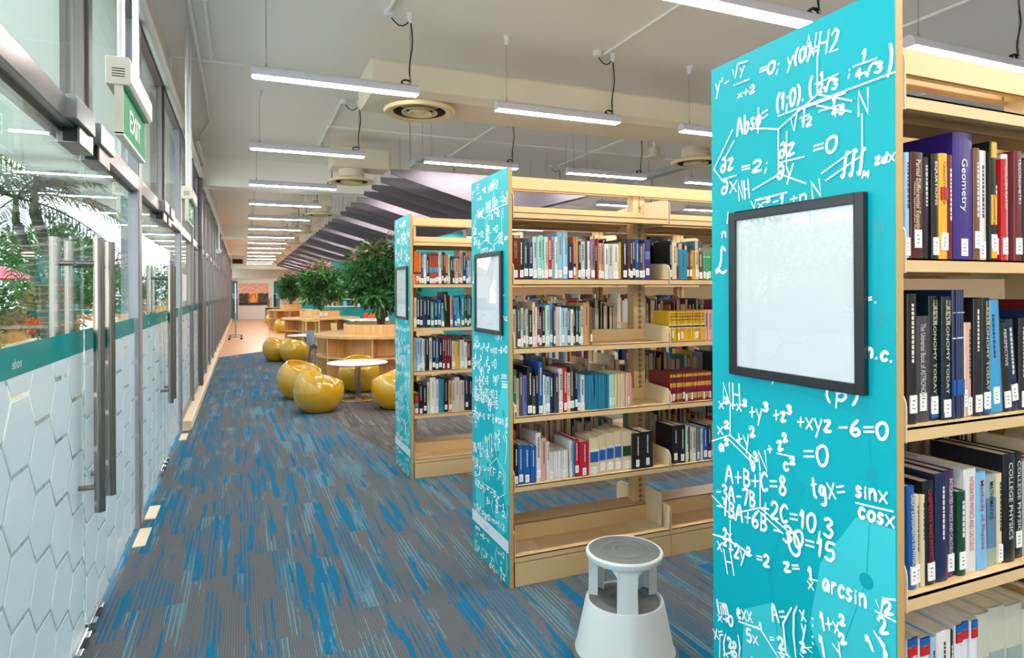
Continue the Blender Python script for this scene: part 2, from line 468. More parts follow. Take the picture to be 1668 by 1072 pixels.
# blue corridor carpet / grey carpet / pale wood, one floor
gl = [(0.46, 17.3), (0.80, 12.0), (0.95, 8.0), (1.05, 6.9), (1.26, 5.66), (1.84, 4.32), (2.45, 4.12), (XR, 4.12)]
wood_edge = [(-0.66, 15.93), (0.46, 17.3), (2.0, 19.2), (XR, 32.8)]
blue = [(-0.66, YB), (XR, YB), (XR, 4.12)] + gl[::-1][1:] + [(-0.66, 15.93)]
grey = gl + [(XR, 32.8), (2.0, 19.2)]
woodp = wood_edge + [(XR, YE), (-0.66, YE)]
for k, poly in enumerate((blue, grey, woodp)):
    mb.add([(x, y, 0) for x, y in poly], [tuple(range(len(poly)))], k)
floor = struct(mb.build('floor', [M['carpet'], M['carpet_grey'], M['floor_wood']]))
struct(MB().box(-0.72, YB - .2, -0.3, XR + .2, YE + .2, -0.012).build('floor_slab', M['paving']))

mb = MB().box(-0.75, YB - .2, CEIL, XR + .2, YE + .2, CEIL + .3)
struct(mb.build('ceiling', M['ceiling']))
for y in (10.75, 21.2, 30.0, 36.6):
    struct(MB().box(-0.6, y, CEIL - .44 if y < 36 else 2.75, XR, y + .4, CEIL + .02).build('ceiling_beam', M['ceiling']))
struct(MB().box(XR, YB, 0, XR + .2, YE, CEIL).build('wall_right', M['wall_beige']))
struct(MB().box(-0.72, YB - .2, 0, XR + .2, YB, CEIL).build('wall_front', M['wall']))
struct(MB().box(-0.72, YE, 0, XR + .2, YE + .2, CEIL).build('wall_back', M['wall']))
# wall strip over the glazing
struct(MB().box(-0.74, YB, 3.27, -0.585, YE, CEIL + .02).build('wall_left', M['wall']))
struct(MB().tube([(-0.575, YB, 3.25), (-0.575, YE, 3.25)], 0.045, 12).build('trim_1', M['conduit'], smooth=True))
# cream sill along the foot of the windows
mb = MB().prism([(-0.66, 0), (-0.515, 0), (-0.515, .085), (-0.525, .095), (-0.66, .095)], 7.72, YE, 'Y')
struct(mb.build('trim_2', M['curb'], bevel=.006))

# ---------------------------------------------------------------- glazed left wall
GX = -0.635                     # plane of the glass
TR0, TR1 = 2.12, 2.21           # transom
HEAD = 3.27
BAND0, BAND1 = 1.232, 1.325
def clip(poly, y0, y1, z0, z1):
    for ax, lim, sg in ((0, y0, 1), (0, y1, -1), (1, z0, 1), (1, z1, -1)):
        out = []
        for i, p in enumerate(poly):
            q = poly[(i + 1) % len(poly)]
            dp, dq = sg * (p[ax] - lim), sg * (q[ax] - lim)
            if dp >= 0: out.append(p)
            if dp * dq < 0:
                t = dp / (dp - dq); out.append((p[0] + (q[0] - p[0]) * t, p[1] + (q[1] - p[1]) * t))
        poly = out
        if len(poly) < 3: return None
    return poly
def inset(p, g):
    """a convex polygon (counter-clockwise) with every edge moved in by g"""
    L = []
    for i in range(len(p)):
        a, b = p[i], p[(i + 1) % len(p)]; d = math.hypot(b[0] - a[0], b[1] - a[1])
        nx, ny = -(b[1] - a[1]) / d, (b[0] - a[0]) / d; L.append((nx, ny, nx * a[0] + ny * a[1] + g))
    out = []
    for i in range(len(p)):
        a, b = L[i - 1], L[i]; det = a[0] * b[1] - a[1] * b[0]
        out.append(((a[2] * b[1] - a[1] * b[2]) / det, (a[0] * b[2] - a[2] * b[0]) / det))
    return out
HP, HE, HH, HZ = 0.485, 0.165, 0.228, 1.165
def hex_film(y0, y1, z0, z1):
    """frosted hexagons with clear gaps between them"""
    mb = MB(); g = 0.0085
    i0 = int((y0 - 2.293) / (HP / 2)) - 3; i1 = int((y1 - 2.293) / (HP / 2)) + 3
    for i in range(i0, i1):
        cy = 2.293 + HE / 2 + i * HP / 2
        base = HZ + HH / 2 + (HH / 2 if i % 2 else 0)
        for j in range(-7, 3):
            cz = base + j * HH
            hx, hy = (HP / 2 - HE) , HH / 2
            a = HE / 2; b = HE / 2 + hx
            pts = inset([(cy - a, cz - hy), (cy + a, cz - hy), (cy + b, cz), (cy + a, cz + hy), (cy - a, cz + hy), (cy - b, cz)], g)
            p = clip(pts, y0, y1, z0, z1)
            if p: mb.prism(p, GX + .0055, GX + .0068, 'X')
    return mb
def pane(y0, y1, z0, z1): return MB().box(GX - .005, y0, z0, GX + .005, y1, z1)
def node_text(mb, y, z, h):
    # lettering stuck on from outside: it reads mirrored from the room
    put_text(mb, 'node', (GX + .0072, y + h * 2.9, z), (0, -1, 0), (0, 0, 1), h)

def full_window(n, y0, y1, doorlike):
    fr = MB()
    if not doorlike:
        fr.box(-.69, y0, TR0, -.605, y1, TR1)
        fr.box(-.67, y0, .09, -.61, y1, .15)
    fr.box(-.69, y0, HEAD - .07, -.605, y1, HEAD)
    fr.box(-.66, y0, TR1, -.615, y0 + .03, HEAD - .07); fr.box(-.66, y1 - .03, TR1, -.615, y1, HEAD - .07)
    w = struct(fr.build('window_%d' % n, M['alu']))
    pane(y0 + .01, y1 - .01, TR1 - .01, HEAD - .06).build('pane', M['glass'], w)
    if not doorlike:
        pane(y0 + .01, y1 - .01, .10, TR0 + .01).build('pane', M['glass'], w)
        hex_film(y0 + .02, y1 - .02, .16, BAND0).build('frosted_film', M['film'], w)
        MB().box(GX + .0055, y0, BAND0, GX + .0068, y1, BAND1).build('teal_band', M['teal_film'], w)
        fm = MB()
        for yy in (y0, y1 - .028): fm.box(-.66, yy, .15, -.612, yy + .028, TR0)
        fm.build('frame', M['alu'], w)
    return w
LEAVES = [(-1.35, .2), (.215, 1.70), (1.80, 3.225), (3.24, 4.60), (4.72, 6.06), (6.075, 7.52)]
posts = [(-1.45, -1.35), (1.70, 1.80), (4.60, 4.735), (7.52, 7.66)]
n = 0
for i, (a, b) in enumerate(LEAVES):
    n += 1
    d = struct(pane(a + .004, b - .004, .015, TR0 - .004).build('door_%d' % (i + 1), M['glass']))
    hex_film(a + .006, b - .006, .02, BAND0).build('frosted_film', M['film'], d)
    MB().box(GX + .0055, a + .006, BAND0, GX + .0068, b - .006, BAND1).build('teal_band', M['teal_film'], d)
    tx = MB(); node_text(tx, a + .50 if i % 2 == 0 else a + .32, 1.256, .032); tx.build('lettering', M['grey_print'], d)
    inner = b if i % 2 == 0 else a          # the edge where the two leaves meet
    sg = -1 if i % 2 == 0 else 1
    hy = inner + sg * .112
    for side, x in ((1, -.553), (-1, -.705)):
        h = MB(); h.tube([(x, hy, .572), (x, hy, 1.712)], .0205, 20)
        for z in (.675, 1.605): h.tube([(x - side * .015, hy, z), (GX + side * .005, hy, z)], .011, 12)
        h.build('handle', M['steel'], d, smooth=True)
    # patch fittings at foot and head
    f = MB(); e = inner + sg * .235
    f.box(GX - .02, inner + sg * .012, .006, GX + .022, e, .052)
    f.box(GX + .02, inner + sg * .03, .012, GX + .038, inner + sg * .085, .046)
    f.box(GX + .02, e - sg * .055, .012, GX + .038, e - sg * .002, .046)
    f.build('patch_fitting', M['chrome'], d, bevel=.003)
    f = MB(); f.box(GX - .02, inner + sg * .055, TR0 - .06, GX + .055, inner + sg * .30, TR0 + .018); f.build('head_fitting', M['alu'], d, bevel=.004)
    ye = min(inner + sg * .055, inner + sg * .30)
    f = MB(); f.box(GX + .0, ye - .001, TR0 - .052, GX + .048, ye + .002, TR0 + .010); f.build('fitting_opening', M['opening_shade'], d)  # black plate painted in for the shade inside the opening
# transom beams over the doors, posts, upper panes
for i, (a, b) in enumerate(((-1.35, 1.70), (1.80, 4.60), (4.735, 7.52))):
    mb = MB().box(-.69, a, TR0, -.597, b, TR1)
    mb.box(-.69, a, TR0 - .018, -.64, b, TR0)
    m_ = (a + b) / 2 + .03
    o = struct(mb.build('trim_%d' % (3 + i), M['alu'], bevel=.003))
    c = MB()
    for s0, s1 in ((m_ - .42, m_ - .10), (m_ + .02, m_ + .34)):
        c.box(-.60, s0, TR0 + .012, -.565, s1, TR1 + .012)
    c.build('cover_strip', M['alu_light'], o, bevel=.003)
for i, (a, b) in enumerate(posts):
    mb = MB().box(-.70, a, 0, -.604, b, HEAD)
    mb.box(-.604, a + .015, 0, -.598, b - .015, HEAD)
    struct(mb.build('trim_%d' % (6 + i), M['alu_light'], bevel=.004))
    pl = MB().box(-.60, a - .33, 0, -.535, a - .02, .006).box(-.60, b + .02, 0, -.535, b + .30, .006)
    struct(pl.build('trim_%d' % (20 + i), M['curb']))
ups = [-1.35, .2, 1.75, 3.24, 4.667, 6.07, 7.59]
for i in range(6):
    n += 1; full_window(n, ups[i] + .035, ups[i + 1] - .035, True)
    if i in (0, 2, 4):
        y = ups[i + 1]
        struct(MB().box(-.70, y - .035, TR1, -.60, y + .035, HEAD).box(-.705, y - .045, TR1, -.68, y + .045, HEAD).build('trim_%d' % (30 + i), M['alu_dark'], bevel=.003))
mull = [7.59, 9.15, 10.72] + [12.25 + 1.42 * i for i in range(21)]
for i in range(len(mull) - 1):
    a, b = mull[i], mull[i + 1]
    n += 1; full_window(n, a + (.07 if i == 0 else .035 if i != 2 else .13), b - (.13 if i == 1 else .035), False)
    th = .13 if i == 1 else .035
    mm = MB().box(-.71, b - th, .09, -.585 if i != 1 else -.56, b + th, HEAD)
    struct(mm.build('trim_%d' % (40 + i), M['alu_dark'] if i == 1 else M['alu'], bevel=.004))

tag(MB().box(GX + .007, 8.0, 1.39, GX + .008, 8.62, 1.70).build('paper_notice', M['print_white']), 'white paper notice taped to the glass just past the doors', 'notice')

# ---------------------------------------------------------------- outside the glass
struct(MB().box(-2.3, -12, -.35, -.72, 70, -.05).build('path_outside', M['paving']))
struct(MB().box(-40, -12, -.35, -2.3, 70, -.04).build('ground_outside', M['bounce_ground']))  # unseen ground, made pale to bounce daylight up onto the ceiling
struct(MB().box(-3.2, -8, 3.5, -.78, 60, 3.62).build('canopy_outside', M['soffit']))
struct(MB().box(-22, -12, -.05, -21, 70, 4.5).build('wall_outside', M['wall']))
def frond(mb, p0, dirv, length, droop, nl=26, wl=.34, k=0, seed=0):
    rnd = random.Random(seed); d = Vector(dirv).normalized(); pts = []
    side = d.cross(Vector((0, 0, 1))).normalized()
    for i in range(13):
        t = i / 12
        pts.append(Vector(p0) + d * (length * t) + Vector((0, 0, -droop * t * t)))
    mb.tube(pts, [.018 * (1 - .8 * i / 12) + .003 for i in range(13)], 5, k)
    for i in range(nl):
        t = .12 + .88 * i / (nl - 1)
        f = t * 12; a = int(min(f, 11)); p = pts[a].lerp(pts[a + 1], f - a)
        tg = (pts[a + 1] - pts[a]).normalized()
        L = wl * (.5 + 1.1 * sin(pi * (t * .82 + .12))) * rnd.uniform(.85, 1.1)
        for sg in (-1, 1):
            dr = (side * sg * .8 + tg * .75 + Vector((0, 0, -.25 + rnd.uniform(-.15, .15)))).normalized()
            w = tg * .022
            tip = p + dr * L + Vector((0, 0, -.12 * L)); mid = p + dr * (L * .5) + Vector((0, 0, .03))
            mb.add([p - w * .5, mid - w, tip, mid + w, p + w * .5], [(0, 1, 3, 4), (1, 2, 3)], k)
def palm(loc, top, r, nf, label, seed, fl=2.1):
    t = thing('palm_tree', loc, label, 'palm', 'palms outside the glass doors')
    L = Vector(loc); T = Vector(top); pts = []
    for i in range(12):
        q = i / 11; p = L.lerp(T, q); p.x += .12 * sin(q * 3) ; pts.append(p)
    MB().tube(pts, [r * (1.15 - .35 * i / 11) for i in range(12)], 14).build('trunk', M['palm_bark'], t, smooth=True)
    rnd = random.Random(seed); mb = MB()
    sh = MB(); sh.tube([T, T + Vector((0, 0, .5))], [r * .8, r * .45], 10); sh.build('crown_shaft', M['palm_leaf'], t, smooth=True)
    for i in range(nf):
        az = 2 * pi * i / nf + rnd.uniform(-.3, .3); el = rnd.uniform(-.05, .95)
        frond(mb, T + Vector((0, 0, .45)), (cos(az), sin(az), el), fl * rnd.uniform(.8, 1.15), rnd.uniform(.5, 1.5), seed=seed * 50 + i)
    mb.build('fronds', M['palm_leaf'], t)
palm((-3.6, 15.4, -.05), (-3.75, 14.0, 2.75), .085, 11, 'slender leaning palm, middle of the three outside the doors', 1)
palm((-3.65, 17.0, -.05), (-3.7, 14.9, 3.0), .12, 12, 'grey ringed leaning palm just left of the door handles', 2)
palm((-3.75, 13.05, -.05), (-4.3, 11.8, 3.3), .14, 11, 'thick dark palm trunk at the left edge of the view outside', 3, 2.3)
palm((-4.8, 22.5, -.05), (-4.6, 22.0, 2.0), .10, 11, 'short full palm behind the leaning palms outside', 4, 1.7)
def leaf_cloud(mb, n, c, rad, size, seed, droop=.3, inner=.55, zmin=None):
    rnd = random.Random(seed); c = Vector(c)
    for i in range(n):
        v = Vector((rnd.gauss(0, 1), rnd.gauss(0, 1), rnd.gauss(0, 1))).normalized()
        q = inner + (1 - inner) * rnd.random() ** .6
        q *= .86 + .2 * sin(v.x * 5 + seed) * sin(v.y * 4 + v.z * 6 + seed)
        p = c + Vector((v.x * rad[0] * q, v.y * rad[1] * q, v.z * rad[2] * q))
        if zmin is not None and p.z < zmin: continue
        d = (v + Vector((rnd.uniform(-.8, .8), rnd.uniform(-.8, .8), rnd.uniform(-.6, .5) - droop))).normalized()
        s = d.cross(Vector((rnd.uniform(-1, 1), rnd.uniform(-1, 1), rnd.uniform(-.2, 1)))).normalized()
        nn = d.cross(s); L = size * rnd.uniform(.7, 1.25); w = L * .2
        m = p + d * (L * .45)
        mb.add([p, m + s * w + nn * w * .4, p + d * L, m - s * w + nn * w * .4], [(0, 1, 2), (0, 2, 3)])
def shrub(loc, rad, nl, size, label, seed, m='hedge_leaf', z=None):
    t = thing('shrub', loc, label, 'shrub', 'shrubs outside the glass')
    mb = MB(); c = Vector(loc) + Vector((0, 0, z if z is not None else rad[2]))
    leaf_cloud(mb, nl, c, rad, size, seed, 0, .3); mb.build('foliage', M[m], t)
    st = MB(); b = Vector(loc)
    for i in range(5):
        a = i * 1.3; st.tube([b + Vector((.08 * cos(a), .08 * sin(a), 0)), c + Vector((rad[0] * .5 * cos(a), rad[1] * .5 * sin(a), 0))], [.03, .012], 6)
    st.build('stems', M['trunk'], t)
shrub((-5.6, 17.5, -.05), (.9, 1.6, 1.0), 4600, .13, 'round green bush behind the slender palm outside', 11)
shrub((-5.4, 24.0, -.05), (1.0, 2.2, 1.15), 4200, .15, 'green bush outside behind the door handles', 12)
shrub((-4.6, 33.0, -.05), (1.0, 2.6, 1.35), 2600, .17, 'tall clipped green bush outside beside the door post', 13)
shrub((-4.5, 44.0, -.05), (1.2, 3.5, 1.6), 2200, .2, 'large far green bush seen through the second pair of doors', 14)
shrub((-4.6, 13.9, -.05), (.6, .8, .55), 900, .26, 'yellow green spiky shrub at the left edge outside', 15, 'croton_leaf')
shrub((-11.3, 26.0, -.05), (2.5, 7.5, 2.2), 8500, .27, 'tall green hedge far out behind the palms', 16)
shrub((-9.0, 12.0, -.05), (2.0, 4.5, 1.7), 5500, .24, 'green hedge far out at the left edge of the view', 17)
shrub((-10, 46.0, -.05), (3.0, 11.0, 3.0), 6500, .36, 'tallest dark trees far out beyond the second doors', 18)
sc = thing('bamboo_screen', (-6.6, 22, -.05), 'golden brown bamboo screen behind the palms outside', 'fence')
mb = MB()
for i in range(100):
    y = 15.5 + i * .14; mb.tube([(-6.6, y, -.05), (-6.6, y, .98 + .03 * sin(i * 1.7))], .045, 6)
mb.build('canes', M['bamboo'], sc)
MB().box(-6.54, 15.4, .75, -6.5, 29.5, .80).build('rail', M['bamboo'], sc)
MB().box(-6.54, 15.4, .25, -6.5, 29.5, .30).build('rail', M['bamboo'], sc)
t = thing('parasol', (-7.6, 26.3, -.05), 'red parasol outside at the left edge', 'parasol')
MB().lathe([(0, 2.5), (.5, 2.36), (1.15, 2.05), (1.15, 2.03), (.5, 2.33), (0, 2.47)], (-7.6, 26.3, -.05), 8).build('canopy', M['red_film'], t)
MB().tube([(-7.6, 26.3, -.05), (-7.6, 26.3, 2.45)], .025, 10).build('pole', M['steel'], t)
MB().lathe([(.25, 0), (.25, .06), (.05, .09)], (-7.6, 26.3, -.05), 20).build('base', M['alu_dark'], t)

# ================================================================ ceiling services
# strip lights: one built with its parts, then copied
def make_light(x, y, z=2.95):
    t = thing('strip_light', (x, y, z), 'white suspended strip light', 'ceiling light', 'suspended strip lights')
    L, hw, hh = 1.16, .047, .072
    pr = [(hw * cos(a), hh * sin(a)) for a in [pi * i / 12 for i in range(13)]]
    mb = MB(); mb.prism([(y + p[0], z + .004 + p[1]) for p in pr], x + .006, x + L - .006, 'X')
    mb.build('housing', M['lamp_body'], t, smooth=True)
    for a in (x, x + L - .007): MB().prism([(y + p[0] * 1.04, z + .002 + p[1] * 1.04) for p in pr], a, a + .007, 'X').build('end_cap', M['lamp_body'], t)
    MB().box(x + .012, y - hw * .86, z - .001, x + L - .012, y + hw * .86, z + .0035).build('diffuser', M['lamp_glow'], t)
    for xx in (.095, L - .06):
        MB().tube([(x + xx, y, z + hh), (x + xx, y, CEIL - .05)], .0022, 5).tube([(x + xx, y, z + hh - .004), (x + xx, y, z + hh + .03)], .006, 6).build('suspension_wire', M['wire'], t)
        MB().lathe([(.013, -.075), (.026, -.012), (.03, 0)], (x + xx, y, CEIL), 14).build('ceiling_cup', M['white_plastic'], t, smooth=True)
    c = MB(); xe = x + L - .06; pts = []
    for i in range(14):
        q = i / 13; pts.append((xe + .012 * sin(q * 6) + .006, y + .008 * sin(q * 9), CEIL - .07 - (CEIL - .07 - z - hh - .03) * q))
    c.tube(pts, .0055, 6)
    coil = [(xe - .03 + .035 * cos(a), y + .012 * a / 9, z + hh + .022 + .018 * sin(a)) for a in [i * .5 for i in range(38)]]
    c.tube(coil, .005, 6)
    c.tube([(xe, y, CEIL - .05)] + [(xe - .028 * i, y, CEIL - .055 - .05 * sin(pi * i / 5)) for i in range(1, 6)], .005, 6)
    c.build('power_cord', M['cable'], t, smooth=True)
    MB().lathe([(.0, -.052), (.03, -.05), (.04, -.04), (.04, 0)], (xe - .155, y, CEIL), 16).build('junction_box', M['white_plastic'], t, smooth=True)
    return t
ROWS = [-2.1, .27, 2.62, 4.67, 7.03, 9.38, 11.4, 13.6, 15.87, 18.13, 20.3, 22.6, 25.1, 27.5, 30.0, 32.8, 35.0]
ROWS_B = [-2.1, .27, 2.62, 4.79, 7.03, 9.38, 11.6, 13.9, 16.2, 18.5, 20.8, 23.1, 25.4, 27.7, 30.0, 32.4, 34.8]
COLS = [.035, 1.89, 3.72, 5.54, 7.36, 9.2]
NAMES = ['the row beside the glass wall', 'the second row from the glass wall', 'the third row from the glass wall', 'the fourth row from the glass wall', 'the fifth row from the glass wall', 'the row farthest from the glass wall']
light0 = None
for c, x0 in enumerate(COLS):
    for i, y in enumerate(ROWS if c == 0 else ROWS_B):
        if c > 3 and i % 2 and i > 6: continue
        x = x0 + (.005 * y if c == 0 else 0)
        lb = 'white suspended strip light, %s along %s' % (nth(i + 1), NAMES[c])
        if light0 is None: light0 = make_light(x, y); light0['label'] = lb
        else: copy_thing(light0, (x, y, 2.95), lb)

# air ducts with a round diffuser under each
def make_diffuser(x, y, z, label):
    t = thing('air_diffuser', (x, y, z), label, 'air vent', 'round ceiling air diffusers')
    def ring(r0, r1, z0, z1): return [(r0, z0), (r1, z1), (r1 - .006, z1 + .006), (r0 - .012, z0 + .012)]
    MB().lathe([(.288, .03), (.290, .018), (.280, .004), (.262, .0), (.235, .008), (.214, .014), (.214, .024), (.288, .03)], (x, y, z), 48).build('outer_ring', M['vent'], t, smooth=True)
    for r, zz in ((.146, .004), (.098, -.004)):
        MB().lathe([(r, zz), (r - .008, zz + .002), (r - .034, zz + .03), (r - .028, zz + .034), (r, zz + .01), (r, zz)], (x, y, z), 40).build('cone_ring', M['vent'], t, smooth=True)
    MB().lathe([(0, -.004), (.035, .0), (.056, .012), (.03, .05), (0, .05)], (x, y, z), 28).build('centre_cone', M['vent'], t, smooth=True)
    MB().lathe([(.214, .018), (.15, .085), (.0, .09)], (x, y, z), 32, caps=False).build('throat', M['vent_dark'], t, smooth=True)  # dark brown paints in the shade up inside the neck
    MB().lathe([(.234, .012), (.236, .03), (.168, .075), (.165, .18), (.0, .18), (.0, .175), (.160, .175), (.160, .082), (.222, .02), (.234, .012)], (x, y, z), 32).build('neck', M['duct'], t, smooth=True)
    return t
duct_rows = [(5.1, 1.34), (8.65, 1.34), (12.6, 1.37), (16.3, 1.36), (20.0, 1.38), (23.6, 1.38), (27.2, 1.4), (31.0, 1.4), (34.0, 1.42)]
for i, (y, x) in enumerate(duct_rows):
    z = 2.94
    d = MB(); x0 = x - .43
    prof = [(y - .42, z + .17), (y + .42, z + .17), (y + .46, z + .21), (y + .46, z + .42), (y + .42, z + .45), (y - .42, z + .45), (y - .46, z + .42), (y - .46, z + .21)]
    if i == 0: d.prism([(4.87, 3.06), (4.93, 3.01), (5.44, 3.01), (5.5, 3.06), (5.5, 3.24), (5.46, 3.28), (4.9, 3.28), (4.87, 3.25)], x0, 9.0, 'X')
    else: d.prism([(p[0] * .45 + y * .55, p[1]) for p in prof], x0 + .15, 1.55 if i > 1 else 1.8, 'X')
    o = d.build('air_duct', M['duct'], bevel=.01)
    tag(o, 'cream foil wrapped air duct under the ceiling, %s from the front' % nth(i + 1), 'duct', 'wrapped air ducts')
    make_diffuser(x, y, z, 'round cream ceiling air diffuser, %s from the front' % nth(i + 1))
make_diffuser(4.95, 6.1, 2.98, 'round cream ceiling air diffuser above the far bookcase, right of the cable tray')
make_diffuser(3.1, 8.9, 2.9, 'round cream ceiling air diffuser seen through the middle bookcase')

# V-shaped felt baffles hung over the reading tables
def baffle(y, label):
    xs = [1.575, 3.05, 4.55]
    mb = MB().prism([(xs[0], 2.9), (xs[2], 2.9), (xs[2], 2.84), (xs[1] + .25, 2.50), (xs[1] - .25, 2.50), (xs[0], 2.84)], y - .012, y + .012, 'Y')
    o = mb.build('ceiling_baffle', M['felt'], loc=(3.05, y, 2.9))
    tag(o, label, 'ceiling baffle', 'grey felt ceiling baffles')
    for x in (1.95, 4.15): MB().tube([(x, y, 2.895), (x, y, CEIL)], .0025, 5).build('hanging_wire', M['wire'], o)
    return o
for i in range(47): baffle(7.29 + .587 * i, 'grey felt V-shaped ceiling baffle, %s from the front' % nth(i + 1))

# exit signs
def exit_sign(x, y, z, label):
    t = thing('exit_sign', (x, y, z), label, 'exit sign', 'hanging exit signs')
    L = .56
    pr = [(x - .035, z + .045), (x + .035, z + .03), (x + .035, z + .0), (x + .022, z - .008), (x - .035, z - .008)]
    MB().prism([(x - .04, z), (x + .03, z), (x + .04, z + .012), (x + .04, z + .085), (x + .03, z + .1), (x - .04, z + .1)], y, y + L, 'Y').build('casing', M['exit_white'], t, bevel=.004)
    v = MB()
    for i in range(4): v.box(x - .02, y - .001, z + .055 - i * .009, x + .02, y + .001, z + .058 - i * .009)
    v.build('vent_slots', M['opening_shade'], t)  # black bars paint in the shade inside the slots
    MB().box(x - .012, y + .012, z - .165, x + .012, y + L - .012, z).build('sign_plate', M['exit_green'], t)
    MB().box(x - .0135, y + .008, z - .17, x + .0135, y + .0125, z).box(x - .0135, y + L - .0125, z - .17, x + .0135, y + L - .008, z).box(x - .0135, y + .008, z - .175, x + .0135, y + L - .008, z - .165).build('plate_edge', M['exit_white'], t)
    w = MB()
    put_text(w, 'EXIT', (x + .0128, y + .15, z - .125), (0, 1, 0), (0, 0, 1), .085, .27, .004)
    put_text(w, 'EXIT', (x - .0128, y + .42, z - .125), (0, -1, 0), (0, 0, 1), .085, .27, .004)
    w.build('lettering', M['print_white'], t)
    for yy in (y + .06, y + L - .16): MB().tube([(x, yy, z + .1), (x, yy, CEIL)], .0125, 10).build('hanging_rod', M['white_plastic'], t, smooth=True)
    return t
exit_sign(-.40, 2.60, 2.215, 'green EXIT sign hanging over the nearest doors')
exit_sign(-.40, 5.55, 2.215, 'smaller looking EXIT sign hanging beyond the second doors')

# conduits, trays, detectors
def conduit(pts, label, r=.011, m='conduit', saddle=True):
    o = tag(MB().tube(pts, r, 8).build('conduit', M[m], loc=pts[0], smooth=True), label, 'conduit', 'surface conduits on the ceiling')
    if saddle and (Vector(pts[0]) - Vector(pts[-1])).length > 1.5:
        a, b = Vector(pts[0]), Vector(pts[1]); d = (b - a).normalized(); nn = Vector((-d.y, d.x, 0))
        for q in (.15, .5, .85):
            s = MB(); p = a.lerp(b, q); s.tube([p - d * .008, p + d * .008], r * 1.35, 8); s.tube([p - nn * .03 + Vector((0, 0, .004)), p + nn * .03 + Vector((0, 0, .004))], .004, 5)
            s.build('saddle', M[m], o)
    return o
zc = CEIL - .0205
conduit([(-.25, -2, zc), (-.245, 6.2, zc)], 'pale conduit on the ceiling, right of the pair beside the glass wall', .014)
conduit([(-.345, -2, zc), (-.345, 7.3, zc), (-.36, 8.4, zc), (-.52, 9.4, zc)], 'pale conduit on the ceiling, left of the pair beside the glass wall', .014)
conduit([(-.56, 6.25, zc), (9, 6.34, zc)], 'pale conduit crossing the ceiling behind the first strip light', .011)
conduit([(.95, 8.13, zc), (9, 8.25, zc)], 'thin conduit crossing the ceiling behind the first round diffuser', .009)
conduit([(-.57, 6.25, zc), (-.572, 6.25, 3.34)], 'short conduit dropping down the wall strip above the glass', .011)
conduit([(-.54, 9.3, 3.45), (-.54, 12.5, 3.40)], 'white trunking strip on the wall above the far windows', .03)
for k, x in enumerate((.99, 2.9, 4.76, 6.6)):
    for j, (a, b) in enumerate(((-2, 4.66 if k == 0 else 4.78), (7.03, 9.3))):
        conduit([(x, a, zc), (x, b, zc)], 'pale ceiling conduit feeding the %s strip light of the %s row' % ('near' if j == 0 else 'middle', ('glass wall', 'second', 'third', 'fourth')[k]), .012)
def tray(x, y0, y1, label, w=.07, z=3.06):
    t = thing('cable_tray', (x, y0, z), label, 'cable tray', 'galvanised cable trays')
    MB().box(x - w, y0, z, x + w, y1, z + .005).box(x - w, y0, z + .005, x - w + .005, y1, z + .07).box(x + w - .005, y0, z + .005, x + w, y1, z + .07).build('channel', M['galv'], t)
    c = MB(); c.tube([(x - .03, y0 + .05, z + .015), (x + .02, (y0 + y1) / 2, z + .018), (x - .02, y1 - .05, z + .015)], .009, 6); c.build('wiring', M['alu_dark'], t)
    y = y0 + .3
    while y < y1:
        MB().tube([(x - w + .01, y, z), (x - w + .01, y, CEIL)], .004, 5).build('hanger', M['wire'], t); y += 1.5
    return t
tray(5.26, 5.6, 30, 'long galvanised cable tray right of the grey baffles')
tray(1.83, 6.95, 7.26, 'short stub of galvanised tray at the corner of the first baffle', .05, 2.92)
t = thing('ceiling_speaker', (4.72, 6.6, 3.15), 'white ceiling speaker box hanging on a rod above the middle bookcase', 'ceiling speaker')
MB().lathe([(.0, 0), (.13, .0), (.13, .012), (.075, .02), (.07, .13), (.0, .135)], (4.72, 6.6, 3.13), 20).build('body', M['exit_white'], t, smooth=True)
MB().tube([(4.72, 6.6, 3.25), (4.72, 6.6, CEIL)], .014, 8).build('rod', M['conduit'], t, smooth=True)
t = thing('security_camera', (-.5, 16.1, 2.44), 'small white security camera hanging near the far end of the glass wall', 'camera')
MB().lathe([(0, -.07), (.045, -.05), (.06, 0), (.06, .04), (.0, .05)], (-.5, 16.1, 2.44), 18).build('dome', M['white_plastic'], t, smooth=True)
MB().lathe([(0, -.075), (.02, -.072), (.02, -.06), (0, -.06)], (-.5, 16.1, 2.44), 12).build('lens', M['black'], t)
MB().tube([(-.5, 16.1, 2.48), (-.5, 16.1, CEIL)], .012, 8).build('rod', M['conduit'], t, smooth=True)

# ================================================================ bookcases
XP = 1.2146                     # face of the printed end panels
SHELF_Z = [1.879, 1.545, 1.197, 0.85, 0.505, 0.152]      # shelf surfaces
BAYS = [(1.245, 2.184), (2.192, 3.113), (3.121, 4.042)]

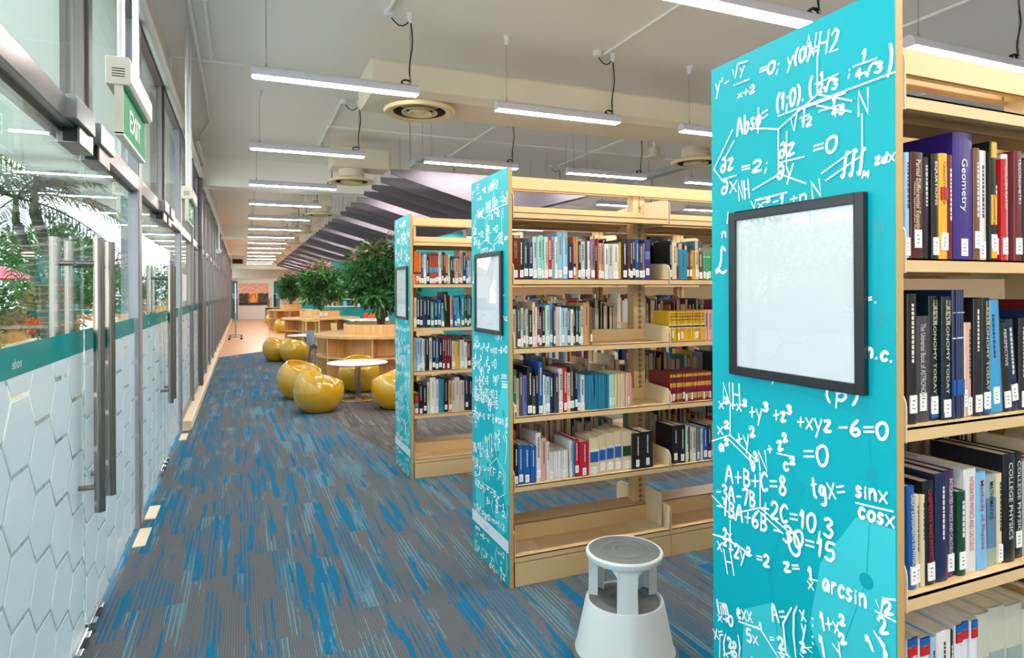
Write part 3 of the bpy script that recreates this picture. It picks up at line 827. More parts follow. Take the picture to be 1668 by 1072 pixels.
GLYPH = {
 '0': ['.5,1 .12,.8 .05,.4 .3,0 .7,.05 .92,.5 .8,.9 .5,1'], '1': ['.15,.7 .55,1 .5,0'], '2': ['.1,.78 .4,1 .8,.85 .7,.5 .1,0 .95,.05'],
 '3': ['.1,.9 .5,1 .85,.8 .4,.55 .9,.35 .6,0 .05,.1'], '4': ['.5,1 .1,.35 .9,.4', '.65,.7 .6,-.05'], '5': ['.85,1 .25,.97 .15,.55 .7,.6 .85,.25 .5,0 .05,.08'],
 '6': ['.7,1 .2,.6 .1,.2 .45,0 .85,.2 .6,.45 .15,.3'], '7': ['.05,.95 .9,1 .4,0'], '8': ['.75,.85 .4,1 .2,.75 .8,.3 .5,0 .1,.2 .75,.85'], '9': ['.85,.8 .4,1 .15,.65 .6,.5 .85,.8 .75,0'],
 'x': ['.05,.6 .9,0', '.9,.62 .1,0'], 'y': ['.05,.62 .45,.1', '.9,.65 .25,-.4'], 'z': ['.1,.58 .8,.6 .15,.02 .9,.05'], 'n': ['.08,.6 .12,0', '.1,.4 .45,.62 .75,.45 .8,0'],
 'a': ['.8,.55 .35,.6 .1,.25 .4,0 .8,.5 .85,0'], 'b': ['.15,1 .15,0 .6,.05 .8,.35 .5,.55 .15,.35'], 'c': ['.85,.5 .45,.62 .12,.3 .4,0 .88,.1'], 'd': ['.75,.5 .3,.55 .1,.2 .45,0 .75,.3 .85,1', '.85,.6 .85,0'],
 'e': ['.12,.3 .8,.4 .5,.62 .15,.3 .45,0 .85,.1'], 'g': ['.8,.55 .35,.6 .15,.3 .5,.15 .8,.55 .75,-.3 .2,-.35'], 'h': ['.15,1 .1,0', '.12,.4 .5,.6 .75,.4 .78,0'], 'i': ['.45,.55 .5,0', '.45,.78 .5,.82'],
 'l': ['.4,1 .35,.2 .6,0'], 'm': ['.05,.6 .08,0', '.08,.4 .3,.6 .45,.4 .48,0', '.48,.4 .7,.6 .88,.4 .92,0'], 'o': ['.5,.6 .12,.35 .35,0 .8,.1 .85,.45 .5,.6'], 'p': ['.15,.6 .1,-.4', '.12,.45 .55,.62 .85,.35 .5,.05 .15,.15'],
 'r': ['.15,.6 .18,0', '.18,.35 .5,.6 .8,.55'], 's': ['.8,.55 .35,.6 .3,.35 .75,.22 .5,0 .1,.05'], 't': ['.45,1 .4,.15 .7,0', '.1,.65 .85,.7'], 'u': ['.1,.6 .15,.1 .55,0 .8,.55', '.8,.55 .88,0'],
 'A': ['.05,0 .45,1 .9,0', '.2,.38 .75,.4'], 'B': ['.15,1 .15,0', '.15,.98 .75,.85 .65,.58 .2,.52 .85,.4 .75,.08 .15,0'], 'C': ['.9,.85 .5,1 .1,.55 .4,0 .92,.12'], 'F': ['.15,0 .15,1 .9,1', '.15,.55 .7,.55'],
 'H': ['.12,0 .12,1', '.88,0 .88,1', '.12,.5 .88,.5'], 'L': ['.8,.85 .5,1 .45,.5 .2,.1 .05,.1 .2,.2 .6,.02 .9,.1'], 'M': ['.05,0 .15,1 .5,.3 .85,1 .95,0'], 'N': ['.12,0 .12,1 .88,0 .88,1'], 'O': ['.5,1 .15,.85 .05,.5 .15,.15 .5,0 .85,.15 .95,.5 .85,.85 .5,1'],
 '=': ['.1,.6 .85,.66', '.12,.32 .9,.38'], '+': ['.1,.4 .9,.46', '.5,.75 .48,.1'], '-': ['.15,.42 .85,.48'], '.': ['.4,.02 .5,.06'], ';': ['.45,.6 .5,.64', '.5,.15 .35,-.2'], ':': ['.45,.6 .5,.64', '.5,.1 .45,.14'], ',': ['.5,.12 .35,-.2'],
 "'": ['.5,1 .42,.75'], '(': ['.75,1.1 .35,.8 .25,.3 .6,-.15'], ')': ['.25,1.1 .7,.8 .75,.3 .35,-.15'], '|': ['.5,1 .5,0'], '√': ['0,.4 .2,.35 .4,-.05 .7,1 1.6,1.02'], '∂': ['.3,.9 .6,1 .85,.6 .7,.1 .35,0 .12,.25 .4,.5 .8,.4'],
 '∫': ['.85,.95 .65,1 .5,.8 .45,.15 .3,-.05 .1,.05'], 'φ': ['.55,1 .4,-.35', '.5,.6 .15,.4 .3,.05 .75,.15 .85,.5 .5,.6'], 'λ': ['.2,1 .45,.8 .85,0', '.5,.6 .1,0'], '→': ['.05,.4 .95,.4', '.7,.6 .95,.4 .7,.2'], '/': ['.2,0 .8,1']}
WID = {'1': .45, 'i': .35, 'l': .4, '.': .35, ';': .4, ':': .4, ',': .35, "'": .35, '(': .45, ')': .45, '|': .3, 'm': .95, 'M': .9, 'N': .8, 'H': .8, 'O': .85, '√': .75, '∫': .55, ' ': .4, 't': .5, 'r': .5, 'A': .75, 'c': .55, 's': .5, 'e': .55}
TEXTS = """y'-~16,2030,74,2034,31,h;;y~110,2054,130,2054,19,h;;x+2~101,1992,167,1991,18,h;;=0;~178,2028,250,2018,27,h;;y(0)=~269,2021,362,2018,31,h;;NH2~321,2026,415,2010,48,p;;(1;0).~235,1922,323,1926,38,h;;(~334,1927,350,1929,41,h;;1~365,1956,377,1957,19,h;;2√3~356,1931,413,1928,21,h;;;~438,1945,445,1945,20,h;;1~469,1967,485,1966,22,h;;4√3~455,1933,521,1931,20,h;;)~528,1923,540,1923,51,h;;N~459,1853,493,1853,51,p;;1~315,1894,327,1894,17,h;;12~311,1864,344,1863,19,h;;-~360,1881,374,1881,17,h;;1~396,1890,410,1890,20,h;;48~396,1867,433,1868,19,h;;Absφ=~99,1891,212,1904,45,h;;∂z~35,1805,90,1808,37,h;;∂x~36,1745,103,1746,36,h;;=2;~112,1790,216,1782,28,h;;∂z~241,1805,295,1806,34,h;;∂y~235,1754,292,1756,33,h;;=0~342,1792,413,1789,34,h;;∫∫∫~419,1730,479,1730,50,h;;M~471,1719,488,1717,14,h;;zdx~500,1741,547,1742,19,h;;NH~105,1719,149,1723,47,p;;N~340,1692,374,1696,38,p;;x3-1~172,1690,263,1691,21,h;;+n~276,1692,333,1694,16,h;;|~61,1664,65,1664,28,h;;n~39,1625,63,1627,20,h;;L~13,1525,68,1529,72,h;;=.~475,1452,509,1454,18,h;;n.c.~476,1340,543,1333,24,h;;(p)~374,1232,466,1238,35,h;;'1~161,1247,245,1248,14,h;;NH~41,1172,115,1175,56,p;;x3+x2~26,1156,139,1164,27,h;;+y3~141,1148,215,1158,37,h;;+z3~224,1156,288,1166,34,h;;+xyz~296,1155,396,1162,31,h;;-6=0~409,1162,533,1175,33,h;;x2~20,1083,74,1090,32,h;;a2~27,1036,74,1047,29,h;;+y2~96,1063,174,1084,43,h;;b2~150,1015,183,1028,37,h;;N~174,1021,210,1026,50,p;;+~205,1071,222,1075,23,h;;z2~237,1085,279,1100,33,h;;c2~255,1042,299,1051,28,h;;=0~314,1075,390,1085,44,h;;A+B+C=8~50,958,270,983,44,h;;tgx=~340,1001,432,1023,42,h;;sinx~453,1037,530,1044,27,h;;cosx~459,994,545,999,27,h;;-3A-7B~14,903,165,922,40,h;;+2C=10,3~182,911,400,925,41,h;;-1BA+6B~14,864,204,872,42,h;;-30=15~219,868,405,873,40,h;;2x~44,799,79,806,28,h;;x2+2y2~18,761,150,770,36,h;;=2~165,782,212,786,28,h;;z=~255,795,308,811,26,h;;1~329,804,344,807,29,h;;x~327,784,347,788,21,h;;arcsin~367,799,483,808,32,h;;2~519,815,541,821,24,h;;2~509,770,532,778,31,h;;lim~22,584,65,599,35,h;;x→0~20,564,83,576,25,h;;exx~95,606,154,621,31,h;;5x~131,562,174,573,31,h;;-1~158,603,190,615,20,h;;=~211,599,228,604,20,h;;2~238,597,261,605,27,h;;9~244,568,262,574,22,h;;A=~218,656,266,672,40,h;;x~308,700,324,706,28,h;;y~308,669,324,671,28,h;;z~306,626,324,632,25,h;;:~339,700,345,701,30,h;;:~339,658,345,659,30,h;;1+x2~365,706,437,727,37,h;;1~366,645,380,650,44,h;;y2~404,668,446,696,34,h;;1~487,719,502,730,28,h;;x=~6,506,48,524,30,h;;2p~63,510,97,524,25,h;;-p~61,482,100,502,23,h;;H~54,709,92,718,61,p;;O~274,843,314,852,54,p;;x~304,634,346,641,15,h;;y~302,606,346,614,16,h;;x1/5~40,479,142,482,24,h;;5x3~40,432,148,449,24,h;;(2p)~46,387,196,383,35,h;;u=(F,F)~182,504,496,511,41,h;;x2+y2+5x~46,387,424,407,28,h;;B=~232,332,290,335,38,h;;3-1~360,360,494,375,28,h;;5 2~360,328,508,343,26,h;;y=3x2+4x=0~26,257,274,251,29,h;;lim=1/2~274,256,492,271,29,h;;xn+2~44,233,242,246,26,h;;sinx~50,135,128,145,22,h;;x~70,107,104,111,17,h;;=5-x~128,116,272,134,23,h;;∫∫~34,6,92,16,59,h;;x2~68,19,126,23,28,h;;x2~176,19,246,24,28,h;;dx~270,6,338,11,31,h;;x=~296,43,348,47,38,h;;x+2~398,120,492,130,26,h;;x~426,83,464,87,20,h;;8~426,48,462,52,19,h;;λ=~326,0,396,2,38,h;;2~462,19,498,21,27,h"""
LINES = """4,94,2029,148,2028;4,88,2071,97,2048,108,2081,142,2077;4,361,2013,360,1937;4,356,1953,415,1957;4,454,1961,508,1960;4,245,1908,548,1919;4,284,1891,293,1860,304,1908,433,1910;4,311,1886,337,1888;4,379,1888,427,1887;4,359,1903,447,1866;4,361,1928,449,1889;4,150,1901,245,1876;4,245,1876,361,1928;4,245,1876,245,1775;4,271,1863,270,1786;4,474,1853,474,1773;4,372,1746,458,1783;4,383,1728,473,1766;4,87,1911,13,1819;4,92,1880,55,1839;4,13,1819,47,1782;4,160,1740,245,1764;4,250,1765,327,1730;4,44,1784,100,1787;4,245,1793,322,1793;4,154,1710,165,1689,169,1711,271,1717;4,238,1079,290,1082;4,457,1023,540,1031;4,3,797,44,803,104,800,150,794;4,332,808,354,813;4,502,833,514,814,519,845,545,854;4,502,811,545,810;4,103,600,181,617,240,574;4,236,587,267,596;4,296,727,287,706,286,656,293,601;4,510,760,520,750,520,722;4,53,541,45,515,49,471;4,100,561,107,533,102,499;4,74,1178,73,1090;4,2,1059,73,1090;4,73,1090,161,1048;4,66,1078,152,1036;4,181,1016,181,927;4,181,927,99,888;4,181,927,266,900;4,174,918,254,887;4,72,858,71,774;4,1,904,94,866;4,280,717,254,667,262,602,302,573;4,498,767,526,736,520,662,496,615;4,30,524,28,447;4,150,530,148,478;4,330,389,312,351,330,313;4,522,405,534,378,516,325;4,284,552,384,614;4,384,614,510,562;4,510,562,496,459;4,496,459,366,389;4,382,437,198,429;4,276,467,294,554;4,60,151,128,151;4,144,47,152,-1,164,66,256,61;4,386,148,362,102,386,62;4,514,174,526,107,504,46;4,434,33,442,-6,452,51,504,48"""

def smooth_line(p, closed=False):
    if len(p) < 3: return p
    out = []
    for i in range(len(p) - 1):
        a = p[max(i - 1, 0)]; b = p[i]; c = p[i + 1]; d = p[min(i + 2, len(p) - 1)]
        for q in range(5):
            t = q / 5
            out.append(tuple(.5 * (2 * b[j] + (c[j] - a[j]) * t + (2 * a[j] - 5 * b[j] + 4 * c[j] - d[j]) * t * t + (3 * b[j] - a[j] - 3 * c[j] + d[j]) * t ** 3) for j in (0, 1)))
    out.append(p[-1]); return out
def ribbon(mb, pts, w, to3):
    vs = []
    n = len(pts)
    for i, p in enumerate(pts):
        lift = i * 2e-6
        a = pts[max(i - 1, 0)]; b = pts[min(i + 1, n - 1)]
        dx, dy = b[0] - a[0], b[1] - a[1]; L = math.hypot(dx, dy) or 1
        q = w * (.62 if i in (0, n - 1) else 1) * .5
        ex = (-dx / L * q if i == 0 else dx / L * q if i == n - 1 else 0, -dy / L * q if i == 0 else dy / L * q if i == n - 1 else 0)
        for sg in (-1, 1):
            e = to3(p[0] + sg * dy / L * q + ex[0], p[1] - sg * dx / L * q + ex[1]); vs.append((e[0] - lift, e[1], e[2]))
    mb.add(vs, [(2 * i, 2 * i + 1, 2 * i + 3, 2 * i + 2) for i in range(n - 1)])
def formula_mesh(to3):
    mb = MB(); W = 7.4; cnt = [0]
    to3b = to3
    def to3(u, v): p = to3b(u, v); return (p[0] - cnt[0] * 5e-6, p[1], p[2])
    for e in TEXTS.split(';;'):
        s, r = e.rsplit('~', 1); r = r.split(',')
        x0, y0, x1, y1, h = map(float, r[:5]); hand = r[5] == 'h'
        tot = sum(WID.get(ch, .62) for ch in s); L = math.hypot(x1 - x0, y1 - y0); ux, uy = (x1 - x0) / L, (y1 - y0) / L
        pos = 0.0
        lower = all(ch.islower() or not ch.isalnum() for ch in s)
        for j, ch in enumerate(s):
            w = WID.get(ch, .62) / tot * L
            sup = j > 0 and ch.isdigit() and s[j - 1].isalpha() and hand
            for st in GLYPH.get(ch, []):
                cnt[0] += 1
                pp = []
                for q in st.split():
                    gx, gy = map(float, q.split(','))
                    if sup: gx, gy = gx * .8, gy * .55 + .55
                    if lower and ch in 'xyznaceomrsu' : gy *= 1.25
                    lx = pos + gx * w * .86 + w * .05 + (gy * h * .1 if hand else 0); ly = gy * h
                    pp.append((x0 + ux * lx - uy * ly, y0 + uy * lx + ux * ly))
                ribbon(mb, smooth_line(pp) if hand or ch == 'O' else pp, W * (1 if h > 22 else .8 if h > 15 else .6) * (1.0 if hand else 1.05), to3)
            pos += w
    for e in LINES.split(';'):
        cnt[0] += 1
        v = list(map(float, e.split(',')))[1:]
        ribbon(mb, [(v[i], v[i + 1]) for i in range(0, len(v), 2)], 6.2, to3)
    return mb

def bookcase(y0, y1, label):
    """double sided steel bookcase; y0 is the side nearer the entrance"""
    yc = (y0 + y1) / 2
    t = thing('bookcase', (XP, y0, 0), label, 'bookcase', 'double sided library bookcases')
    MB().box(XP + .003, y0, 0, XP + .0245, y1, 2.1).build('end_panel', M['tan_edge'], t, bevel=.0015)
    sheet = MB().box(XP, y0 + .001, .004, XP + .003, y1, 2.1).build('graphic_sheet', M['panel_teal'], t)
    def to3(off): return lambda u, v: (XP - off, y1 - u / 1000.0, v / 1000.0)
    # tonal print: big pale hexagon facets and a faint network of nodes
    f = to3(.0003); mb = MB()
    for poly in ([(455, 992), (544, 994), (544, 420), (500, 400), (330, 700), (362, 858)], [(120, 640), (215, 700), (300, 560), (230, 440), (110, 500)], [(40, 420), (180, 470), (200, 300), (60, 250)], [(330, 330), (520, 360), (520, 280), (400, 200)]):
        mb.add([f(*p) for p in poly], [tuple(range(len(poly)))])
    mb.build('pale_print', M['print_light'], sheet)
    f = to3(.0006); mb = MB()
    nodes = [(478, 863), (492, 1090), (480, 1215), (510, 1420), (508, 1610), (300, 1010), (150, 880), (150, 1260), (205, 780), (60, 740), (400, 640), (250, 540), (120, 380)]
    for (a, b) in nodes:
        r = 17; mb.add([f(a + r * cos(i * pi / 8), b + r * sin(i * pi / 8)) for i in range(16)], [tuple(range(16))])
    for i, j in ((0, 1), (1, 2), (2, 3), (3, 4), (1, 5), (5, 6), (5, 7), (5, 8), (6, 9), (0, 10), (10, 11), (11, 12), (8, 11), (7, 2)):
        ribbon(mb, [nodes[i], nodes[j]], 3.0, to3(.00045 + .00001 * (i + j * 14 % 9)))
    mb.build('node_print', M['print_dark'], sheet)
    formula_mesh(to3(.001)).build('formula_lettering', M['print_white'], sheet)
    f = to3(.0034)
    MB().add([f(0, 174), f(544, 174), f(544, 236), f(0, 236)], [(0, 1, 2, 3)]).build('white_band', M['band_white'], sheet)
    mb = MB(); put_text(mb, 'node', (XP - .0037, y1 - .19, .192), (0, -1, 0), (0, 0, 1), .026); mb.build('lettering', M['print_grey'], sheet)
    # uprights and rails
    posts = [1.247, 2.112, 3.041, 3.97]
    for i, x in enumerate(posts):
        u = MB().box(x, yc - .032, .0, x + .038, yc + .032, 2.1).box(x + .044, yc - .032, 0, x + .078, yc + .032, 2.1).box(x + .036, yc - .02, 0, x + .046, yc + .02, 2.1).build('upright', M['tan_metal'], t)
        sl = MB(); z = .2
        while z < 1.97:
            for xx in (x + .032, x + .046): sl.box(xx, yc - .0335, z, xx + .006, yc - .0315, z + .018)
            z += .032
        sl.build('slots', M['ink'], u)
        if i:
            b = MB()
            for dx in (.02, .058):
                for z in (2.053, 2.086): b.lathe([(.0, .004), (.006, .003), (.008, 0)], (0, 0, 0), 10, mtx=Matrix.Translation((x + dx, yc - .041, z)) @ Matrix.Rotation(pi / 2, 4, 'X'))
            b.build('bolts', M['steel'], u)
    for bx0, bx1 in BAYS:
        for s in (-1, 1):
            ya = yc + s * .041
            r = MB().box(bx0, ya - .004, 2.036, bx1 + .008, ya + .004, 2.1)
            r.box(bx0, ya - (.004 if s > 0 else 0) - .0, 2.036, bx1 + .008, ya - s * .022, 2.041)
            r.build('top_rail', M['tan_metal'], t)
    for b, (bx0, bx1) in enumerate(BAYS):
        for s, yf in ((-1, y0), (1, y1)):
            yi = yc + s * .036
            for lv, z in enumerate(SHELF_Z):
                base = lv == 5
                m_ = MB().box(bx0 + .004, yf, z - .028, bx1 - .004, yf - s * .004, z)
                m_.box(bx0 + .004, yf, z - .004, bx1 - .004, yi, z)
                m_.box(bx0 + .004, yf - s * .004, z - .028, bx1 - .004, yf - s * .022, z - .025)
                if base: m_.box(bx0 + .004, yc + s * .075, z, bx1 - .004, yc + s * .072, z + .088)
                else: m_.box(bx0 + .004, yi, z, bx1 - .004, yi + s * .003, z + .062).box(bx0 + .05, yf - s * .1, z - .02, bx1 - .05, yf - s * .13, z - .004)
                sh = m_.build('shelf', M['tan_metal'], t)
                for xx in (bx0, bx1 - .003):
                    h = .139 if lv == 0 else (.162 if base else .115)
                    zt, zb = z - .028 + h, z - .03
                    yb = yc + s * .034; c = .045
                    pr = [(yf, zb), (yb, zb), (yb, zt + .01)] + [(yf - s * c + s * c * sin(a), zt - c + c * cos(a)) for a in [pi / 2 * q / 6 for q in range(7)]]
                    MB().prism(pr, xx, xx + .003, 'X').build('shelf_bracket', M['tan_plate'], sh)
            MB().box(bx0 + .002, yf, .002, bx1 + .006, yf - s * .012, .119).build('kick_plate', M['tan_metal'], t)
        MB().box(bx0 + .004, yc - .075, .236, bx1 - .004, yc + .075, .241).build('base_cover', M['tan_metal'], t)
    return t
CASES = {'n': (0.8831, 1.4288, 'nearest'), 'm': (2.924, 3.4675, 'middle'), 'f': (4.9407, 5.4856, 'farthest')}
bookcase(*CASES['n'][:2], 'cream steel bookcase with teal formula end panel, nearest of the three')
bookcase(*CASES['m'][:2], 'cream steel bookcase with teal formula end panel, behind the round step stool')
bookcase(*CASES['f'][:2], 'cream steel bookcase with teal formula end panel, farthest of the three')
for k, (y0, y1, nm) in CASES.items():
    a, b, z0, z1 = y0 + .06, y0 + .463, 1.258, 1.687
    t = thing('poster_frame', (XP, (a + b) / 2, z0), 'black framed blank white poster on the end panel of the %s bookcase' % nm, 'poster frame', 'black poster frames')
    w = .0225; x0, x1 = XP - .016, XP - .0006
    MB().box(x0, a, z0, x1, a + w, z1).box(x0, b - w, z0, x1, b, z1).box(x0, a + w, z0, x1, b - w, z0 + w).box(x0, a + w, z1 - w, x1, b - w, z1).build('frame', M['black_frame'], t, bevel=.0012)
    MB().box(x0 + .008, a + w - .001, z0 + w - .001, x0 + .010, b - w + .001, z1 - w + .001).build('poster', M['poster'], t)
    MB().box(x0 + .005, a + w - .001, z0 + w - .001, x0 + .0065, b - w + .001, z1 - w + .001).build('cover_sheet', M['frame_glass'], t)

# ---------------------------------------------------------------- books
BCOL = dict(darkred=(110, 16, 22), black=(26, 26, 30), darkgreen=(20, 66, 48), navy=(26, 38, 78), palegrey=(206, 208, 206), mint=(140, 220, 214), palegreen=(186, 220, 196), red=(196, 32, 34), lightblue=(160, 202, 222), white=(228, 226, 222), orange=(226, 122, 36), tan=(196, 150, 100), darkgrey=(66, 64, 72), mauve=(146, 116, 128), beige=(212, 192, 164), gold=(216, 166, 52), maroon=(108, 30, 44), blue=(24, 92, 168), indigo=(54, 52, 130), cream=(226, 210, 172), tealblue=(40, 134, 168), brown=(112, 78, 58), green=(72, 164, 120), teal=(0, 132, 140), olive=(96, 88, 56), magenta=(150, 24, 84), skyblue=(62, 156, 208), yellow=(222, 176, 34), rose=(222, 170, 160), lilac=(96, 116, 186), maroonset=(122, 40, 44), crimson=(178, 28, 52), creamblue=(222, 204, 166), creamgreen=(222, 204, 166), steel=(92, 128, 160), rust=(170, 66, 34), oxblood=(70, 14, 24), amber=(240, 178, 54), purple=(52, 34, 122), hazard=(30, 28, 26), blackteal=(10, 34, 40), starblue=(22, 40, 84), plum=(78, 40, 88), skylight=(128, 188, 230), greygreen=(150, 172, 164), bluewhite=(226, 228, 232), worn=(196, 196, 178))
CNAME = dict(darkred='dark red', darkgreen='dark green', palegrey='pale grey', palegreen='pale green', lightblue='light blue', darkgrey='dark grey', tealblue='teal blue', skyblue='sky blue', maroonset='patterned maroon', creamblue='cream and blue', creamgreen='cream and green', hazard='black and yellow', blackteal='blackish teal', starblue='starry dark blue', skylight='pale blue', greygreen='grey green', bluewhite='blue and white', worn='worn pale', magenta='magenta')
BM = {}
def bmat(c):
    if c not in BM: BM[c] = mat('book cover ' + CNAME.get(c, c), tuple(v * .93 for v in BCOL[c]), 0.32, spec=0.45, vary=.08, vscale=14)
    return BM[c]
BANDS = {'creamblue': [(.34, .62, 'blue'), (.62, .68, 'white'), (.06, .22, 'white')], 'creamgreen': [(.36, .62, 'darkgreen'), (.06, .22, 'white')], 'maroonset': [(.52, .66, 'gold'), (.4, .5, 'magenta'), (.86, .95, 'gold'), (.1, .3, 'tan')], 'yellow': [(.42, .56, 'cream'), (.8, .84, 'brown'), (.7, .73, 'brown'), (.9, .93, 'brown'), (.46, .51, 'olive')],
         'hazard': [(.86, .99, 'gold'), (.3, .55, 'amber'), (.02, .1, 'amber')], 'bluewhite': [(.93, 1.0, 'blue'), (.84, .925, 'red')], 'starblue': [(.62, .63, 'white'), (.82, .825, 'white'), (.18, .3, 'blue')], 'amber': [(.56, .68, 'red')], 'blackteal': [(.02, .06, 'blue')], 'indigo': [(.5, .7, 'lilac')], 'orange': [(.3, .36, 'black'), (.36, .9, 'orange')], 'rust': [(.36, .52, 'skyblue'), (.9, .94, 'black')], 'greygreen': [(.2, .75, 'steel')], 'green': [(.12, .2, 'cream'), (.8, .84, 'cream')], 'worn': [(.2, .6, 'greygreen')]}
TITLE_COL = {'black': 'white', 'blackteal': 'cream', 'darkgrey': 'palegrey', 'oxblood': 'cream', 'amber': 'brown', 'purple': 'white', 'hazard': 'black', 'red': 'white', 'maroon': 'white', 'blue': 'white', 'plum': 'white', 'white': 'red', 'skylight': 'red', 'greygreen': 'black', 'darkred': 'gold'}
def spine_cover(mb, t, h, d, tc, k=0):
    """boards and rounded spine of a book whose spine is at y=0"""
    bt = .0022 if t > .014 else .0008
    mb.box(0, .004, 0, bt, d, h, k).box(t - bt, .004, 0, t, d, h, k)
    n = 6; pr = [(t * (.5 - .5 * cos(pi * i / n)), .005 - .005 * sin(pi * i / n)) for i in range(n + 1)]
    mb.prism(pr + [(t - bt, .0075), (bt, .0075)], 0, h, 'Z', k)
RB = random.Random(7)
def book(x, t, h, col, y, z, label, group, title='', lean=0.0):
    d = RB.uniform(.150, .205)
    mats = [bmat(col)]; mb = MB(); t = max(t - .0007, .003)
    spine_cover(mb, t, h, d, 0)
    for (a, b, c) in BANDS.get(col, []):
        if bmat(c) not in mats: mats.append(bmat(c))
        k = mats.index(bmat(c)); mb.box(t * .1, -.0006, h * a, t * .9, .003, h * b, k)
    if not title and col not in BANDS and t > .012:
        # rows of lettering too small to read
        c = 'white' if sum(BCOL[col]) < 330 else 'darkgrey'
        if c == col: c = 'black'
        mats.append(bmat(c)); k = len(mats) - 1
        zz = h * RB.uniform(.86, .93); end = h * RB.uniform(.36, .55); cx = t * RB.uniform(.42, .58); w = min(t * .3, .007) * RB.uniform(.6, 1.0)
        while zz > end:
            L = RB.uniform(.004, .011); mb.box(cx - w / 2, -.0007, zz - L, cx + w / 2, .001, zz, k); zz -= L + .0025
    o = mb.build('book', mats, loc=(0, 0, 0))
    OFF[o.name] = Vector((0, 0, 0))
    bt = .0022 if t > .014 else .0008
    if t > .006:
        MB().box(bt, .006, .003, t - bt, d - .004, h - .003).build('pages', M['pages'], o)
    if t > .0105 and RB.random() < (.35 if col in ('tealblue', 'yellow', 'maroonset', 'starblue', 'rose') else .8):
        lw = min(t * .4, .0105); z0 = h * RB.uniform(.02, .11)
        c = MB().box(t / 2 - lw, -.0011, z0, t / 2 + lw, .0015, z0 + .038)
        for q in range(3): c.box(t / 2 - lw * .45, -.0014, z0 + .009 + q * .008, t / 2 + lw * RB.uniform(0, .45), -.001, z0 + .0115 + q * .008, 1)
        c.build('call_label', [M['call_label'], M['ink']], o)
    if title:
        c = TITLE_COL.get(col, 'white'); tm = MB()
        if col == 'black' and 'CHEM' in title: c = 'red'
        if col == 'black' and 'ANALYTIC' in title: c = 'cream'
        big = .5 if title == 'Geometry' and col == 'purple' else (.34 if t > .025 else .42)
        th = min(t * big, .02); top = h * (.80 if title == 'Geometry' and col == 'purple' else .93); L = min(h * (.74 if len(title) > 12 else .42), h * .72)
        if col == 'hazard': top = h * .56; L = h * .26
        put_text(tm, title, (t / 2 - th / 2, -.0012, top), (0, 0, -1), (1, 0, 0), th, L, .006)
        if col == 'blackteal':
            put_text(tm, 'CHAISSON', (t * .62, -.0012, h * .97), (0, 0, -1), (1, 0, 0), t * .2, h * .2, .004)
            put_text(tm, 'McMILLAN', (t * .28, -.0012, h * .97), (0, 0, -1), (1, 0, 0), t * .2, h * .2, .004)
        if 'Partial' in title: put_text(tm, 'Methods, Applications and Theories', (t * .14, -.0012, h * .72), (0, 0, -1), (1, 0, 0), t * .16, h * .52)
        tm.build('spine_title', bmat(c), o)
    o.location = (x, y, z); o.rotation_euler = (0, lean, 0)
    return tag(o, label, 'book', group)
